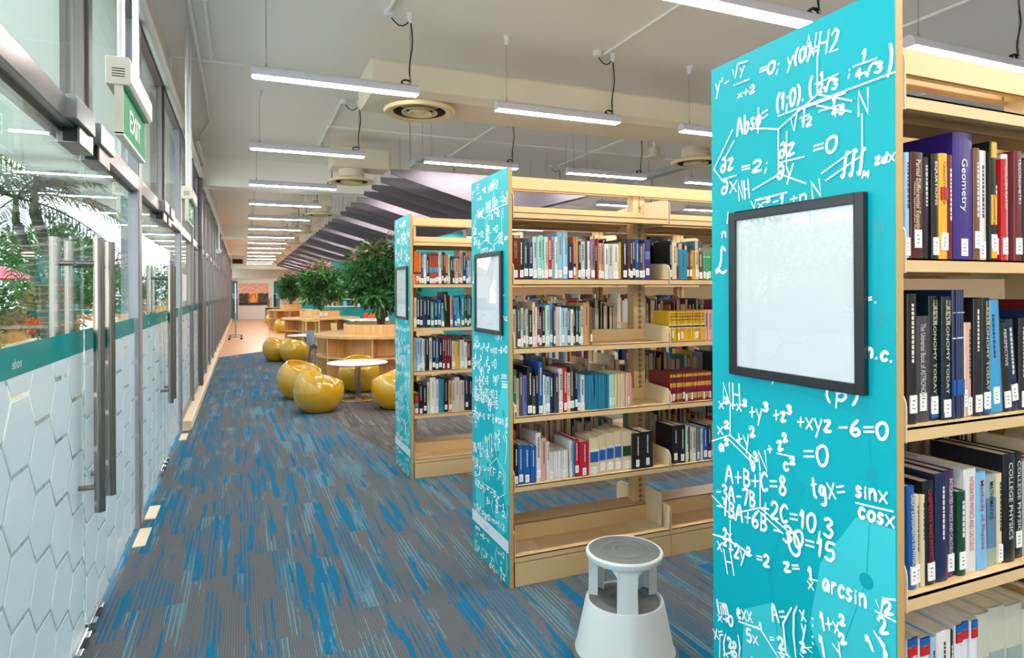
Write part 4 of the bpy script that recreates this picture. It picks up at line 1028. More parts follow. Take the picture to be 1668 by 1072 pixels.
BOOKS = {
    'm1': "1243 46 204 darkred KAMUS DEWAN|1289 23 205 black|1312 27 187 darkgreen|1339 23 184 navy|1362 26 214 palegrey|1388 23 215 mint|1411 15 215 palegrey|1426 22 216 palegreen|1448 22 213 red|1470 19 217 lightblue|1489 15 218 white|1504 34 244 lightblue|1538 26 245 lightblue|1564 34 193 navy|1598 16 221 orange|1614 11 221 tan|1625 19 198 black|1644 27 199 palegrey|1671 12 196 darkgrey|1683 16 200 white|1699 25 207 mauve|1724 14 197 black|1738 10 215 red|1748 18 191 beige|1766 20 192 tan|1786 24 189 white|1810 25 189 palegrey|1835 46 190 white|1881 10 201 gold|1891 41 217 black|1932 12 218 maroon|1944 21 219 black|1965 18 219 black|1983 25 220 blue|2008 24 194 darkgrey|2032 12 198 mauve|2044 40 219 indigo",
    'm1b': "2205 18 217 black|2223 33 211 cream|2256 18 204 maroon|2274 58 169 tealblue|2332 14 166 maroon|2346 18 166 brown|2364 23 166 gold|2387 23 167 cream|2410 36 164 brown|2446 19 158 green|2465 19 158 green|2484 19 158 green|2502 19 158 green|2521 19 163 cream|2540 19 163 cream|2558 19 163 cream|2577 24 172 navy|2601 24 172 navy|2625 24 172 navy|2649 24 172 navy|2673 30 178 maroon|2703 30 178 maroon|2732 30 178 maroon|2762 30 178 maroon|2791 30 178 maroon",
    'm2': "1247 24 194 white|1271 21 210 darkgrey|1292 18 200 cream|1310 13 203 teal|1323 16 196 beige|1339 22 186 black|1361 15 228 cream|1376 8 205 white|1384 13 208 magenta|1397 18 175 olive|1415 18 201 black|1433 24 211 palegreen|1457 19 221 skyblue|1476 13 200 maroon|1489 11 203 white|1500 11 203 white|1512 11 203 white|1523 19 196 lightblue|1542 19 196 lightblue|1560 19 196 brown|1579 15 189 white|1594 14 205 darkgreen|1608 14 205 darkgreen|1623 14 205 darkgreen|1637 19 205 white|1656 39 222 tan|1695 12 201 brown",
    'm2b': "2205 14 167 yellow|2219 14 167 yellow|2232 14 167 yellow|2246 14 167 yellow|2260 14 167 yellow|2273 14 167 yellow|2287 14 167 yellow|2301 14 167 yellow|2314 14 167 yellow|2328 14 167 yellow|2342 14 167 yellow|2355 14 167 yellow|2369 14 167 yellow|2383 14 167 yellow|2396 14 167 yellow|2410 14 167 yellow|2424 14 167 yellow|2437 14 167 yellow|2451 23 172 rose|2474 23 172 rose|2498 23 172 rose|2521 25 166 tan|2546 25 166 tan|2571 25 166 tan|2596 25 166 tan|2621 25 166 tan|2646 25 166 tan|2671 25 166 tan|2696 25 166 tan|2721 25 166 tan|2746 25 166 tan",
    'm3': "1250 18 236 teal|1268 17 190 cream|1285 18 218 brown|1303 25 204 lilac|1328 29 245 black|1357 18 198 darkgrey|1375 18 217 black|1393 24 268 blue|1417 13 201 white|1430 27 190 lightblue|1457 26 202 navy|1483 25 207 darkgrey|1508 28 226 white|1536 20 231 red|1556 19 204 cream|1575 27 236 darkgrey|1602 17 218 black|1619 21 193 skyblue|1640 24 187 white|1664 10 183 tealblue|1674 10 183 tealblue|1685 10 183 tealblue|1695 10 183 tealblue|1706 10 183 tealblue|1716 10 183 tealblue|1727 10 183 tealblue|1737 10 183 tealblue|1747 10 183 tealblue|1758 10 183 tealblue|1768 10 183 tealblue|1779 10 183 tealblue|1789 10 183 tealblue|1800 10 183 tealblue|1810 12 180 palegreen|1822 12 180 palegreen|1834 12 180 palegreen|1846 10 182 cream|1856 10 182 cream|1866 10 182 cream|1876 10 182 cream|1885 10 182 cream|1895 10 182 cream|1905 10 182 cream|1915 12 183 rose|1927 12 183 rose|1940 12 183 rose",
    'm3b': "2208 15 165 maroonset|2223 15 165 maroonset|2237 15 165 maroonset|2252 15 165 maroonset|2267 15 165 maroonset|2282 15 165 maroonset|2296 15 165 maroonset|2311 15 165 maroonset|2326 15 165 maroonset|2340 15 165 maroonset|2355 15 165 maroonset|2370 15 165 maroonset|2384 15 165 maroonset|2399 15 165 maroonset|2414 15 165 maroonset|2428 15 165 maroonset|2443 15 165 maroonset|2458 15 165 maroonset|2473 15 165 maroonset|2487 15 165 maroonset|2502 16 150 maroonset|2518 16 150 maroonset|2534 16 150 maroonset|2549 16 150 maroonset|2565 16 150 maroonset|2581 16 150 maroonset|2597 16 150 maroonset|2613 16 150 maroonset|2629 16 150 maroonset|2644 16 150 maroonset|2660 16 150 maroonset|2676 16 150 maroonset|2692 16 150 maroonset|2708 16 150 maroonset|2724 16 150 maroonset|2739 16 150 maroonset|2755 16 150 maroonset",
    'm4': "1254 21 205 black|1275 33 198 blue|1308 36 195 blue|1344 32 187 blue|1376 29 250 white|1405 31 221 rose|1436 18 201 white|1454 12 146 white|1466 12 146 white|1478 12 146 white|1489 12 146 white|1501 12 146 white|1513 12 146 white|1525 12 146 white|1536 12 146 white|1548 12 146 white|1570 16 192 white|1586 15 191 skyblue|1601 25 198 crimson|1626 59 180 crimson|1685 61 197 creamblue|1746 46 204 creamblue|1792 53 211 creamblue|1845 48 216 creamblue|1893 64 211 creamgreen|1957 61 196 black|2018 73 199 black",
    'm4b': "2224 44 214 black|2269 44 214 black|2313 18 209 palegreen|2331 12 198 black|2343 16 195 white|2359 33 191 cream|2392 15 187 steel|2407 15 187 steel|2422 18 180 white|2440 31 183 blue|2471 31 195 navy|2502 27 199 tan|2529 27 199 tan|2556 27 199 tan|2582 27 199 tan|2609 32 189 steel|2641 32 189 steel|2673 32 189 steel|2706 32 189 steel",
    'f1': "1253 19 259 orange|1272 19 259 orange|1291 19 259 orange|1310 22 252 blue|1332 26 236 white|1358 22 220 black|1380 19 254 rust|1399 19 254 rust|1418 19 254 rust|1436 19 254 rust|1455 28 258 palegrey|1483 14 255 black|1498 14 255 black|1512 26 239 orange|1538 18 240 palegreen|1556 17 223 black|1574 17 223 black|1591 32 207 tan|1623 14 224 blue|1637 25 275 tan|1662 26 259 navy|1688 18 158 blue|1706 27 192 lightblue",
    'f2': "1253 20 238 white|1273 26 238 black|1298 26 238 black|1324 34 229 navy|1358 30 245 black|1388 29 204 teal|1417 31 217 navy|1448 30 220 blue|1478 26 194 green|1504 48 283 black|1552 21 252 tan|1573 18 252 blue|1591 18 252 blue|1609 35 235 skyblue|1644 35 252 teal|1679 18 251 darkgreen|1697 18 251 darkgreen|1715 18 251 darkgreen",
    'f3': "1253 22 264 lightblue|1275 22 264 lightblue|1297 22 264 lightblue|1319 22 254 white|1341 34 270 black|1375 25 261 white|1400 26 268 black|1426 26 251 blue|1452 34 242 black|1486 19 274 maroon|1505 19 274 maroon|1524 20 264 maroon|1544 20 264 maroon|1565 35 229 beige|1600 35 220 gold|1635 36 235 palegrey|1671 26 217 white|1697 36 225 maroon",
    'f4': "1256 31 171 rust|1287 37 243 black|1324 34 233 black|1358 22 248 cream|1380 46 287 white|1426 26 268 white|1452 43 266 tealblue|1495 40 272 black|1535 30 254 tan|1565 22 252 cream|1587 43 275 palegrey|1630 41 248 beige|1671 44 279 navy|1715 22 269 black",
    'n1': "1282 15 224 lightblue|1297 41 226 oxblood Partial Differential Equations|1339 24 219 black|1363 21 227 black EQUATIONS|1384 27 229 amber Geometry|1411 21 228 darkred|1432 67 280 purple Geometry|1499 23 250 brown|1522 38 249 white|1560 22 271 hazard Geometry|1582 15 195 black|1597 20 233 red GOLDEN RATIO|1617 26 248 white|1643 30 255 maroon TRIGONOMETRY|1673 27 236 black ANALYTIC|1700 36 245 navy|1736 49 260 white",
    'n2': "1281 31 274 black|1312 50 226 darkgrey The Universal Book of ASTRONOMY|1362 29 269 blackteal ASTRONOMY TODAY|1391 31 268 blackteal ASTRONOMY TODAY|1422 10 282 starblue|1432 10 282 starblue|1441 10 282 starblue|1451 10 282 starblue|1460 10 282 starblue|1470 12 209 cream|1482 17 209 rose|1499 31 262 black|1530 29 264 blackteal ASTRONOMY TODAY|1559 54 258 skyblue|1613 31 206 black PERSPECTIVE|1644 31 212 navy|1675 37 215 black|1712 45 234 navy",
    'n3': "1284 23 217 blue GREAT EXPERIMENTS IN PHYSICS|1307 13 195 cream|1320 13 195 cream|1333 35 221 black CHEMISTRY AND PHYSICS|1368 42 232 navy|1410 33 233 plum INTEGRATED PHYSICS AND CALCULUS|1443 28 185 darkgreen|1471 42 230 white INTEGRATED PHYSICS AND CALCULUS|1513 36 218 skylight Methods of Physics|1549 41 207 greygreen MATHEMATICS|1590 20 207 cream|1610 44 248 black COLLEGE PHYSICS|1655 38 246 black COLLEGE PHYSICS|1693 38 223 white|1731 38 226 darkred",
    'n4': "1282 18 238 bluewhite|1300 18 238 bluewhite|1319 36 232 bluewhite|1355 14 229 lightblue|1369 46 237 white|1415 15 229 black|1430 26 239 bluewhite|1456 25 240 bluewhite|1481 25 240 bluewhite|1506 51 246 worn|1557 65 247 worn|1622 67 239 worn|1689 81 220 worn",
}
LEAN = {('m3', 24): .10, ('f2', 9): -.07, ('f2', 12): -.08, ('f2', 13): -.08, ('n2', 13): -.06, ('n2', 14): -.08, ('n2', 15): -.10, ('n3', 0): -.03, ('n3', 3): -.03, ('n3', 8): -.03}
ROW = {'1': 'top', '2': 'second', '3': 'third', '4': 'fourth'}
filled = {}
for key, s in BOOKS.items():
    y0, y1, nm = CASES[key[0]]; z = SHELF_Z[int(key[1])]; bay2 = key.endswith('b')
    for i, e in enumerate(s.split('|')):
        p = e.split(' ', 4); x, t, h = [int(v) / 1000 for v in p[:3]]; col = p[3]; title = p[4] if len(p) > 4 else ''
        if bay2 and x > 2.56: continue
        cn = CNAME.get(col, col)
        if bay2: lb = '%s book, %s from the left in second bay, %s row, %s bookcase' % (cn, nth(i + 1), ROW[key[1]], nm)
        elif title: lb = '%s book titled %s, %s in the %s row, %s bookcase' % (cn, title, nth(i + 1), ROW[key[1]], nm)
        else: lb = '%s book, %s from the teal panel, %s row of the %s bookcase' % (cn, nth(i + 1), ROW[key[1]], nm)
        lean = LEAN.get((key, i), 0.0)
        book(x, t, h, col, y0 + .018 + RB.uniform(0, .012), z + .0008 + (t * sin(lean) if lean > 0 else 0), lb, 'books on the %s bookcase' % nm, title, lean)
        filled[key[:2] + ('b' if bay2 else '')] = x + t
# the silver-ovalled black book stands face out at the end of the second bay's top row
t = .03; o = MB(); o.box(0, 0, 0, .11, .028, .255); bo = o.build('book', bmat('black')); OFF[bo.name] = Vector((0, 0, 0))
MB().lathe([(.0, .0015), (.03, .001), (.033, 0)], (0, 0, 0), 24, mtx=Matrix.Translation((.055, -.0005, .205)) @ Matrix.Rotation(pi / 2, 4, 'X') @ Matrix.Diagonal((1.1, .75, 1, 1))).build('oval_emblem', M['steel'], bo)
bo.location = (2.20, 3.125, 1.5455); bo.rotation_euler = (0, 0, .1)
tag(bo, 'black book with silver oval standing face out behind the top row, middle bookcase', 'book', 'books on the middle bookcase')
# everything that stands back to back behind the front rows, and along the far bays
ST = ['black', 'navy', 'white', 'cream', 'darkred', 'tealblue', 'brown', 'palegrey', 'blue', 'tan', 'darkgrey', 'maroon', 'lightblue', 'red', 'beige', 'darkgreen', 'gold']
smats = [bmat(c) for c in ST] + [M['pages']]
mb = MB(); rs = random.Random(5)
def fill_row(xa, xb, yf, s, z, hm):
    x = xa
    while x < xb - .04:
        if rs.random() < .04: x += rs.uniform(.02, .08)
        t = rs.choice([.012, .016, .02, .024, .03, .036]); h = hm * rs.uniform(.72, 1.0); d = rs.uniform(.15, .2); c = rs.randrange(len(ST))
        if x + t > xb: break
        a, b = (yf, yf + d) if s < 0 else (yf - d, yf)
        mb.box(x, a, z, x + .0015, b, z + h, c).box(x + t - .0015, a, z, x + t - .0002, b, z + h, c)
        ys = (a, a + .004) if s < 0 else (b - .004, b)
        mb.box(x, ys[0], z, x + t - .0002, ys[1], z + h, c)
        mb.box(x + .0015, a + .005, z + .001, x + t - .0015, b - .005, z + h - .003, len(ST))
        x += t
for key, (y0, y1, nm) in CASES.items():
    for lv in (1, 2, 3, 4):
        z = SHELF_Z[lv] + .0006
        for b, (bx0, bx1) in enumerate(BAYS):
            hm = .26 if key != 'm' or lv != 2 else .24
            fill_row(bx0 + .015 + rs.uniform(0, .04), bx1 - rs.uniform(.02, .2), y1 - .022, 1, z, hm)
            st = bx0 + .012
            k = '%s%d' % (key, lv)
            if b == 0:
                if key != 'n': continue
                st = filled[k] + .004
            elif b == 1 and key == 'm': st = filled[k + 'b'] + .002
            fill_row(st, bx1 - rs.uniform(.03, .2), y0 + .022, -1, z, hm)
o = mb.build('books', smats, loc=(2.6, 3.2, .5))
tag(o, 'mixed books standing back to back behind the front rows and along the far bays', 'books'); o['kind'] = 'stuff'

def bookend(x, y0, z, label, flip=1, w=.13, h=.17, d=.12):
    c = .022
    pr = [(y0, z), (y0 + d, z), (y0 + d, z + h - c)] + [(y0 + d - c + c * cos(a), z + h - c + c * sin(a)) for a in [pi / 2 * q / 5 for q in range(6)]] + [(y0 + c - c * sin(a), z + h - c + c * cos(a)) for a in [pi / 2 * q / 5 for q in range(6)]]
    t = thing('bookend', (x, y0, z), label, 'bookend', 'cream steel bookends')
    MB().prism(pr, x, x + .0025, 'X').build('upright_plate', M['tan_plate'], t)
    xb = x - flip * w
    MB().prism([(x, y0), (xb + flip * .03, y0), (xb, y0 + .03), (xb, y0 + d - .03), (xb + flip * .03, y0 + d), (x, y0 + d)], z, z + .0025, 'Z').build('foot_plate', M['tan_plate'], t)
bookend(2.165, 2.975, .1525, 'cream bookend at the post end of the empty bottom shelf, middle bookcase', 1, .16, .19, .16)
bookend(1.262, 2.96, .1525, 'cream bookend by the teal panel on the empty bottom shelf, middle bookcase', -1, .15, .15, .14)
bookend(1.262, 4.985, .1525, 'cream bookend by the teal panel on the bottom shelf, farthest bookcase', -1, .15, .15, .14)
bookend(1.958, 2.955, .851, 'cream bookend holding the pale booklets in the third row, middle bookcase', 1, .1, .17, .13)
bookend(2.093, 2.955, .506, 'cream bookend after the black and white volumes, fourth row, middle bookcase', 1, .1, .16, .13)

# ================================================================ step stool
def step_stool(x, y):
    t = thing('step_stool', (x, y, 0), 'round pale grey step stool on the blue carpet before the middle bookcase', 'step stool')
    c = (x, y, 0)
    MB().lathe([(.150, .002), (.212, .002), (.214, .02), (.204, .034), (.196, .03)], c, 56).build('rubber_ring', M['stool_grey'], t, smooth=True)
    MB().lathe([(.196, .012), (.203, .03), (.196, .045), (.158, .225), (.154, .234), (.148, .236), (.145, .226), (.120, .226), (.12, .205), (.15, .2), (.19, .03)], c, 56).build('base', M['stool_white'], t, smooth=True)
    prof = [(0, .221), (.142, .221), (.142, .229)]
    r = .142
    while r > .02:
        prof += [(r - .002, .231), (r - .004, .2285)]; r -= .006 if (.105 < r or .05 < r < .08) else .018
    MB().lathe(prof + [(0, .229)], c, 56).build('lower_tread', M['stool_grey'], t, smooth=False)
    for az in (-118, 8, 126):
        a0 = R_(az); hw = R_(16)
        mb = MB()
        def arc(rr, z, w): return [(x + rr * cos(a0 + w * q), y + rr * sin(a0 + w * q), z) for q in (-1, -.6, -.2, .2, .6, 1)]
        rows = [(.150, .222, hw * 1.0), (.147, .25, hw * 1.0), (.139, .37, hw * 1.02), (.138, .392, hw * 1.5), (.137, .405, hw * 2.2)]
        vs = []; n6 = 6
        for rr, z, w in rows: vs += arc(rr, z, w) + arc(rr - .007, z, w)
        fs = []
        for i in range(len(rows) - 1):
            o1, o2 = i * 12, (i + 1) * 12
            for j in range(5):
                fs += [(o1 + j, o1 + j + 1, o2 + j + 1, o2 + j), (o1 + 6 + j + 1, o1 + 6 + j, o2 + 6 + j, o2 + 6 + j + 1)]
            fs += [(o1, o2, o2 + 6, o1 + 6), (o1 + 5, o1 + 11, o2 + 11, o2 + 5)]
        fs += [(j, j + 6, j + 7, j + 1) for j in range(5)]
        mb.add(vs, fs)
        for sg in (-1, 1):            # inner fins of the channel leg
            p = [(x + rr * cos(a0 + sg * w * .97), y + rr * sin(a0 + sg * w * .97)) for rr, w in ((.146, hw), (.108, hw * 1.15))]
            q = [(x + rr * cos(a0 + sg * w * .9), y + rr * sin(a0 + sg * w * .9)) for rr, w in ((.146, hw), (.108, hw * 1.15))]
            mb.prism([p[0], p[1], q[1], q[0]], .225, .402, 'Z')
        mb.build('leg', M['stool_white'], t, smooth=True)
    MB().lathe([(.0, .398), (.140, .398), (.150, .402), (.155, .412), (.155, .424), (.150, .430), (.144, .430), (.142, .425), (0, .425)], c, 56).build('seat', M['stool_white'], t, smooth=True)
    prof = [(0, .424), (.141, .424), (.141, .429)]; r = .141
    while r > .03:
        prof += [(r - .002, .4305), (r - .004, .4285)]; r -= .006 if (.110 < r or .062 < r < .085 or .036 < r < .046) else .02
    MB().lathe(prof + [(.03, .4285), (.028, .4305), (0, .4305)], c, 56).build('upper_tread', M['stool_grey'], t)
    return t
step_stool(1.425, 2.21)

# ================================================================ reading area
def ball_chair(x, y, az, label, tilt=21):
    R = .312; cz = .262; th0 = R_(54)
    mtx = Matrix.Rotation(az, 4, 'Z') @ Matrix.Rotation(R_(tilt), 4, 'Y')
    prof = [(0, -R)] + [(R * sin(a), R * cos(a)) for a in [pi - pi * i / 30 for i in range(1, 31)] if a > th0]
    rr, rz = R * sin(th0), R * cos(th0)
    prof += [(rr - .004, rz + .008), (rr - .016, rz + .010), (rr - .026, rz + .002)]
    prof += [((rr - .03) * cos(q), rz - .005 - .15 * sin(q)) for q in [pi / 2 * i / 8 for i in range(1, 9)]]
    prof[-1] = (0, prof[-1][1])
    mb = MB(); mb.lathe(prof, (0, 0, 0), 48, mtx=mtx)
    mb.v = [(v[0] + x, v[1] + y, max(v[2] + cz, .004)) for v in mb.v]
    o = mb.build('ball_chair', M['mustard'], loc=(x, y, 0), smooth=True)
    return tag(o, label, 'ball chair', 'mustard ball chairs')
ball_chair(.865, 8.26, R_(20), 'glossy mustard ball chair nearest the camera beside the round white table')
ball_chair(.735, 9.42, R_(-40), 'mustard ball chair with open seat showing, just behind the nearest one')
ball_chair(1.60, 9.70, R_(-90), 'mustard ball chair behind the pedestal of the nearer white table')
ball_chair(1.80, 8.10, R_(165), 'mustard ball chair partly hidden by the teal end panel')
ball_chair(.69, 14.75, R_(0), 'mustard ball chair at the corridor edge by the farther white table')
ball_chair(1.0, 14.2, R_(30), 'mustard ball chair in front of the farther white table')
ball_chair(1.225, 30.6, R_(0), 'far mustard ball chair standing leftmost near the back partition')
ball_chair(1.36, 25.0, R_(-20), 'far mustard ball chair left of the second round counter')
ball_chair(1.9, 31.0, R_(200), 'far mustard ball chair close behind another at the low bookcase')

def round_table(x, y, label, h=.52):
    t = thing('round_table', (x, y, 0), label, 'table', 'round white pedestal tables')
    MB().lathe([(0, h - .028), (.38, h - .028), (.408, h - .012), (.41, h - .004), (.404, h), (0, h)], (x, y, 0), 56).build('tabletop', M['table_white'], t, smooth=True)
    MB().tube([(x, y, .02), (x, y, h - .028)], .036, 24).build('pedestal', M['steel'], t, smooth=True)
    MB().lathe([(0, .002), (.235, .002), (.235, .008), (.2, .014), (.05, .022), (0, .022)], (x, y, 0), 40).build('base', M['chrome'], t, smooth=True)
round_table(1.455, 8.92, 'round white pedestal table among the nearest ball chairs')
round_table(1.32, 15.1, 'round white pedestal table farther back beside two ball chairs')

def counter(x, y, label, R=1.1, h=.78, a0=0.0, nb=8):
    t = thing('round_counter', (x, y, 0), label, 'counter', 'round oak reading counters')
    c = (x, y, 0)
    MB().lathe([(.3, h - .04), (R, h - .04), (R, h), (.3, h), (.3, h - .04)], c, 72).build('countertop', M['oak_top'], t, smooth=True)
    MB().lathe([(.6, 0), (R - .06, 0), (R - .06, .06), (R - .02, .06), (R - .02, .09), (.6, .09)], c, 72).build('plinth', M['oak'], t, smooth=True)
    MB().lathe([(R - .42, .09), (R - .40, .09), (R - .40, h - .04), (R - .42, h - .04), (R - .42, .09)], c, 72).build('back_panel', M['oak'], t, smooth=True)
    MB().lathe([(R - .40, h * .53), (R - .03, h * .53), (R - .03, h * .53 + .025), (R - .40, h * .53 + .025)], c, 72).build('shelf', M['oak'], t, smooth=True)
    for i in range(nb):
        a = a0 + 2 * pi * i / nb; d = Vector((cos(a), sin(a), 0)); s = Vector((-sin(a), cos(a), 0)) * .013
        p = [Vector((x, y, 0)) + d * (R - .41) + s, Vector((x, y, 0)) + d * (R - .03) + s, Vector((x, y, 0)) + d * (R - .03) - s, Vector((x, y, 0)) + d * (R - .41) - s]
        MB().prism([(q.x, q.y) for q in p], .09, h - .04).build('divider', M['oak'], t)
    return t
def planter(x, y, z, r, h, label, sockets=False):
    t = thing('planter', (x, y, z), label, 'planter', 'round oak planters')
    MB().lathe([(r - .03, z + .001), (r, z + .001), (r, z + h), (r - .03, z + h), (r - .03, z + .001)], (x, y, 0), 56).build('planter_wall', M['oak'], t, smooth=True)
    MB().lathe([(0, z + .02), (r - .03, z + .02), (r - .03, z + h - .05), (0, z + h - .03)], (x, y, 0), 40).build('mulch', M['soil'], t)
    if sockets:
        for a in (-128, -96, -80):
            b = MB().box(r - .001, -.055, z + h * .35, r + .008, .055, z + h * .8); q = Matrix.Rotation(R_(a), 4, 'Z')
            b.v = [tuple(q @ Vector(v) + Vector((x, y, 0))) for v in b.v]; b.build('socket', M['white_plastic'], t)
def tree(x, y, z, rad, zc, label, seed, nl=3600, size=.10):
    t = thing('indoor_tree', (x, y, z), label, 'tree', 'indoor trees in planters')
    rnd = random.Random(seed); tr = MB()
    tips = []
    for i in range(3):
        a = 2.1 * i + seed; p = [Vector((x + .03 * cos(a), y + .03 * sin(a), z))]
        top = Vector((x + rad[0] * .25 * cos(a), y + rad[1] * .25 * sin(a), zc + rad[2] * .2))
        for q in (.25, .5, .75, 1): p.append(p[0].lerp(top, q) + Vector((rnd.uniform(-.03, .03), rnd.uniform(-.03, .03), 0)))
        tr.tube(p, [.035, .028, .022, .016, .01], 8)
        for j in range(7):
            b = p[2].lerp(p[4], rnd.random()); v = Vector((rnd.gauss(0, 1), rnd.gauss(0, 1), rnd.uniform(-.3, 1))).normalized()
            e = Vector((x + v.x * rad[0] * .8, y + v.y * rad[1] * .8, zc + v.z * rad[2] * .75)); tr.tube([b, b.lerp(e, .5) + Vector((0, 0, .05)), e], [.009, .006, .003], 5)
    tr.build('trunk', M['trunk'], t, smooth=True)
    size *= 1.15; mb = MB(); c = (x, y, zc); leaf_cloud(mb, int(nl * .6), c, rad, size, seed, .35, .35, z + .12)
    for i in range(9):
        a = 2 * pi * i / 9 + seed; q = rnd.uniform(.45, .85)
        leaf_cloud(mb, nl // 14, (x + rad[0] * q * cos(a), y + rad[1] * q * sin(a), zc + rnd.uniform(-.5, .55) * rad[2]), (rad[0] * .38, rad[1] * .38, rad[2] * .26), size, seed + i, .4, .1, z + .12)
    mb.build('foliage', M['tree_leaf'], t)
    d = MB()
    for i in range(6):
        a = 1.05 * i + seed; leaf_cloud(d, 45, (x + rad[0] * .5 * cos(a), y + rad[1] * .5 * sin(a), zc + rad[2] * rnd.uniform(.6, .95)), (rad[0] * .3, rad[1] * .3, rad[2] * .2), size * .9, seed + 20 + i, .1, .1)
    d.build('dry_leaves', M['dry_leaf'], t)
counter(2.2, 11.1, 'round oak reading counter with open shelves behind the nearer white table', a0=R_(-108))
planter(2.2, 11.1, .78, .62, .165, 'round oak planter on the nearest counter')
tree(2.22, 11.1, .90, (.66, .66, .70), 1.74, 'tallest looking leafy tree, nearest of the three in planters', 3, 4200, .10)
counter(2.1, 19.3, 'second round oak counter with a pale chair in front of it', h=.755, a0=R_(-118))
planter(2.07, 19.3, .755, .56, .20, 'oak planter with white sockets on the second counter', True)
tree(2.07, 19.3, .93, (.66, .66, .66), 1.68, 'middle leafy tree in the planter with white sockets', 5, 3600, .11)
counter(1.85, 27.3, 'third and farthest round oak counter', R=.92, h=.80, a0=R_(-100))
planter(1.78, 27.3, .80, .40, .22, 'oak planter on the farthest counter')
tree(1.78, 27.3, 1.0, (.47, .47, .60), 1.70, 'smallest looking leafy tree, farthest of the three in planters', 8, 2600, .10)

# chairs
def bar_chair(x, y, rz, label):
    t = thing('bar_chair', (x, y, 0), label, 'chair'); q = Matrix.Rotation(rz, 4, 'Z')
    def put(mb, name, m):
        mb.v = [tuple(q @ Vector(v) + Vector((x, y, 0))) for v in mb.v]; return mb.build(name, m, t, smooth=True)
    for sx in (-1, 1):
        for sy in (-1, 1): put(MB().tube([(sx * .19, sy * .19, 0), (sx * .155, sy * .155, .74)], [.017, .021], 10), 'leg', M['pale_wood'])
    put(MB().prism([(-.18, -.18), (.18, -.18), (.19, .18), (-.19, .18)], .735, .765), 'seat', M['pale_wood'])
    put(MB().prism([(-.15, -.15), (.15, -.15), (.15, .15), (-.15, .15)], .765, .785), 'seat_pad', M['green_pad'])
    put(MB().tube([(-.175, -.175, .42), (.175, -.175, .42)], .014, 8), 'stretcher', M['pale_wood'])
    put(MB().tube([(-.175, .175, .42), (.175, .175, .42)], .014, 8), 'stretcher', M['pale_wood'])
    b = MB(); pts = [(-.185 + .37 * i / 8, -.185 - .035 * sin(pi * i / 8)) for i in range(9)]
    b.prism(pts + [(p[0], p[1] + .018) for p in pts[::-1]], .90, 1.04); put(b, 'backrest', M['pale_wood'])
    for sx in (-1, 1): put(MB().tube([(sx * .155, -.165, .75), (sx * .165, -.185, .92)], .013, 8), 'back_post', M['pale_wood'])
bar_chair(1.62, 17.2, R_(8), 'pale wooden bar chair with lime pad at the second counter')
def shell_chair(x, y, rz, label, mshell, mleg, h=.44):
    t = thing('shell_chair', (x, y, 0), label, 'chair'); q = Matrix.Rotation(rz, 4, 'Z')
    def put(mb, name, m):
        mb.v = [tuple(q @ Vector(v) + Vector((x, y, 0))) for v in mb.v]; return mb.build(name, m, t, smooth=True)
    for sx in (-1, 1):
        for sy in (-1, 1): put(MB().tube([(sx * .21, sy * .2, 0), (sx * .12, sy * .12, h - .02)], [.012, .017], 10), 'leg', mleg)
    prof = [(.22, h - .02), (.1, h - .03), (-.1, h - .01), (-.19, h + .05), (-.215, h + .16), (-.23, h + .33)]
    vs = []; fs = []; nx = 9
    for k, off in ((0, 0), (1, -.012)):
        for i, (yy, zz) in enumerate(prof):
            w = .21 if i < 4 else .21 - .02 * (i - 3)
            for j in range(nx):
                u = -1 + 2 * j / (nx - 1); vs.append((u * w, yy + (.06 * u * u if i > 3 else 0) + (off if i > 3 else 0), zz + .05 * u * u * (1 if i < 4 else 0) + (off if i <= 3 else 0)))
    n = len(prof) * nx
    for i in range(len(prof) - 1):
        for j in range(nx - 1):
            a = i * nx + j; fs += [(a, a + 1, a + nx + 1, a + nx), (n + a + 1, n + a, n + a + nx, n + a + nx + 1)]
    for j in range(nx - 1):
        a = j; fs.append((a + 1, a, n + a, n + a + 1)); a = (len(prof) - 1) * nx + j; fs.append((a, a + 1, n + a + 1, n + a))
    for i in range(len(prof) - 1):
        a = i * nx; fs.append((a, a + nx, n + a + nx, n + a)); a += nx - 1; fs.append((a + nx, a, n + a, n + a + nx))
    put(MB().add(vs, fs), 'shell', mshell)
shell_chair(1.33, 12.55, R_(-75), 'blue grey shell chair on wooden legs behind the nearest counter', M['shell_grey'], M['brown_wood'])
shell_chair(2.12, 15.3, R_(-80), 'pale wooden chair seen beyond the nearest planter', M['pale_wood'], M['pale_wood'])
shell_chair(2.42, 15.9, R_(100), 'black chair at the white table with teal edge', M['black'], M['black'])
shell_chair(3.42, 18.62, R_(180), 'orange chair beyond the white table with teal edge', M['orange'], M['alu_dark'], .55)
t = thing('reading_table', (3.25, 17.3, 0), 'white table with teal edge beyond the nearest tree', 'table')
MB().box(2.56, 16.5, .722, 3.98, 18.2, .742).build('tabletop', M['table_white'], t)
MB().box(2.545, 16.485, .718, 2.56, 18.215, .743).box(2.56, 16.485, .718, 3.995, 16.5, .743).box(3.98, 16.5, .718, 3.995, 18.215, .743).box(2.56, 18.2, .718, 3.98, 18.215, .743).build('edge_band', M['teal_wall'], t)
for a, b in ((2.65, 16.6), (3.9, 16.6), (2.65, 18.1), (3.9, 18.1)): MB().tube([(a, b, 0), (a, b, .72)], .022, 10).build('leg', M['alu_light'], t, smooth=True)

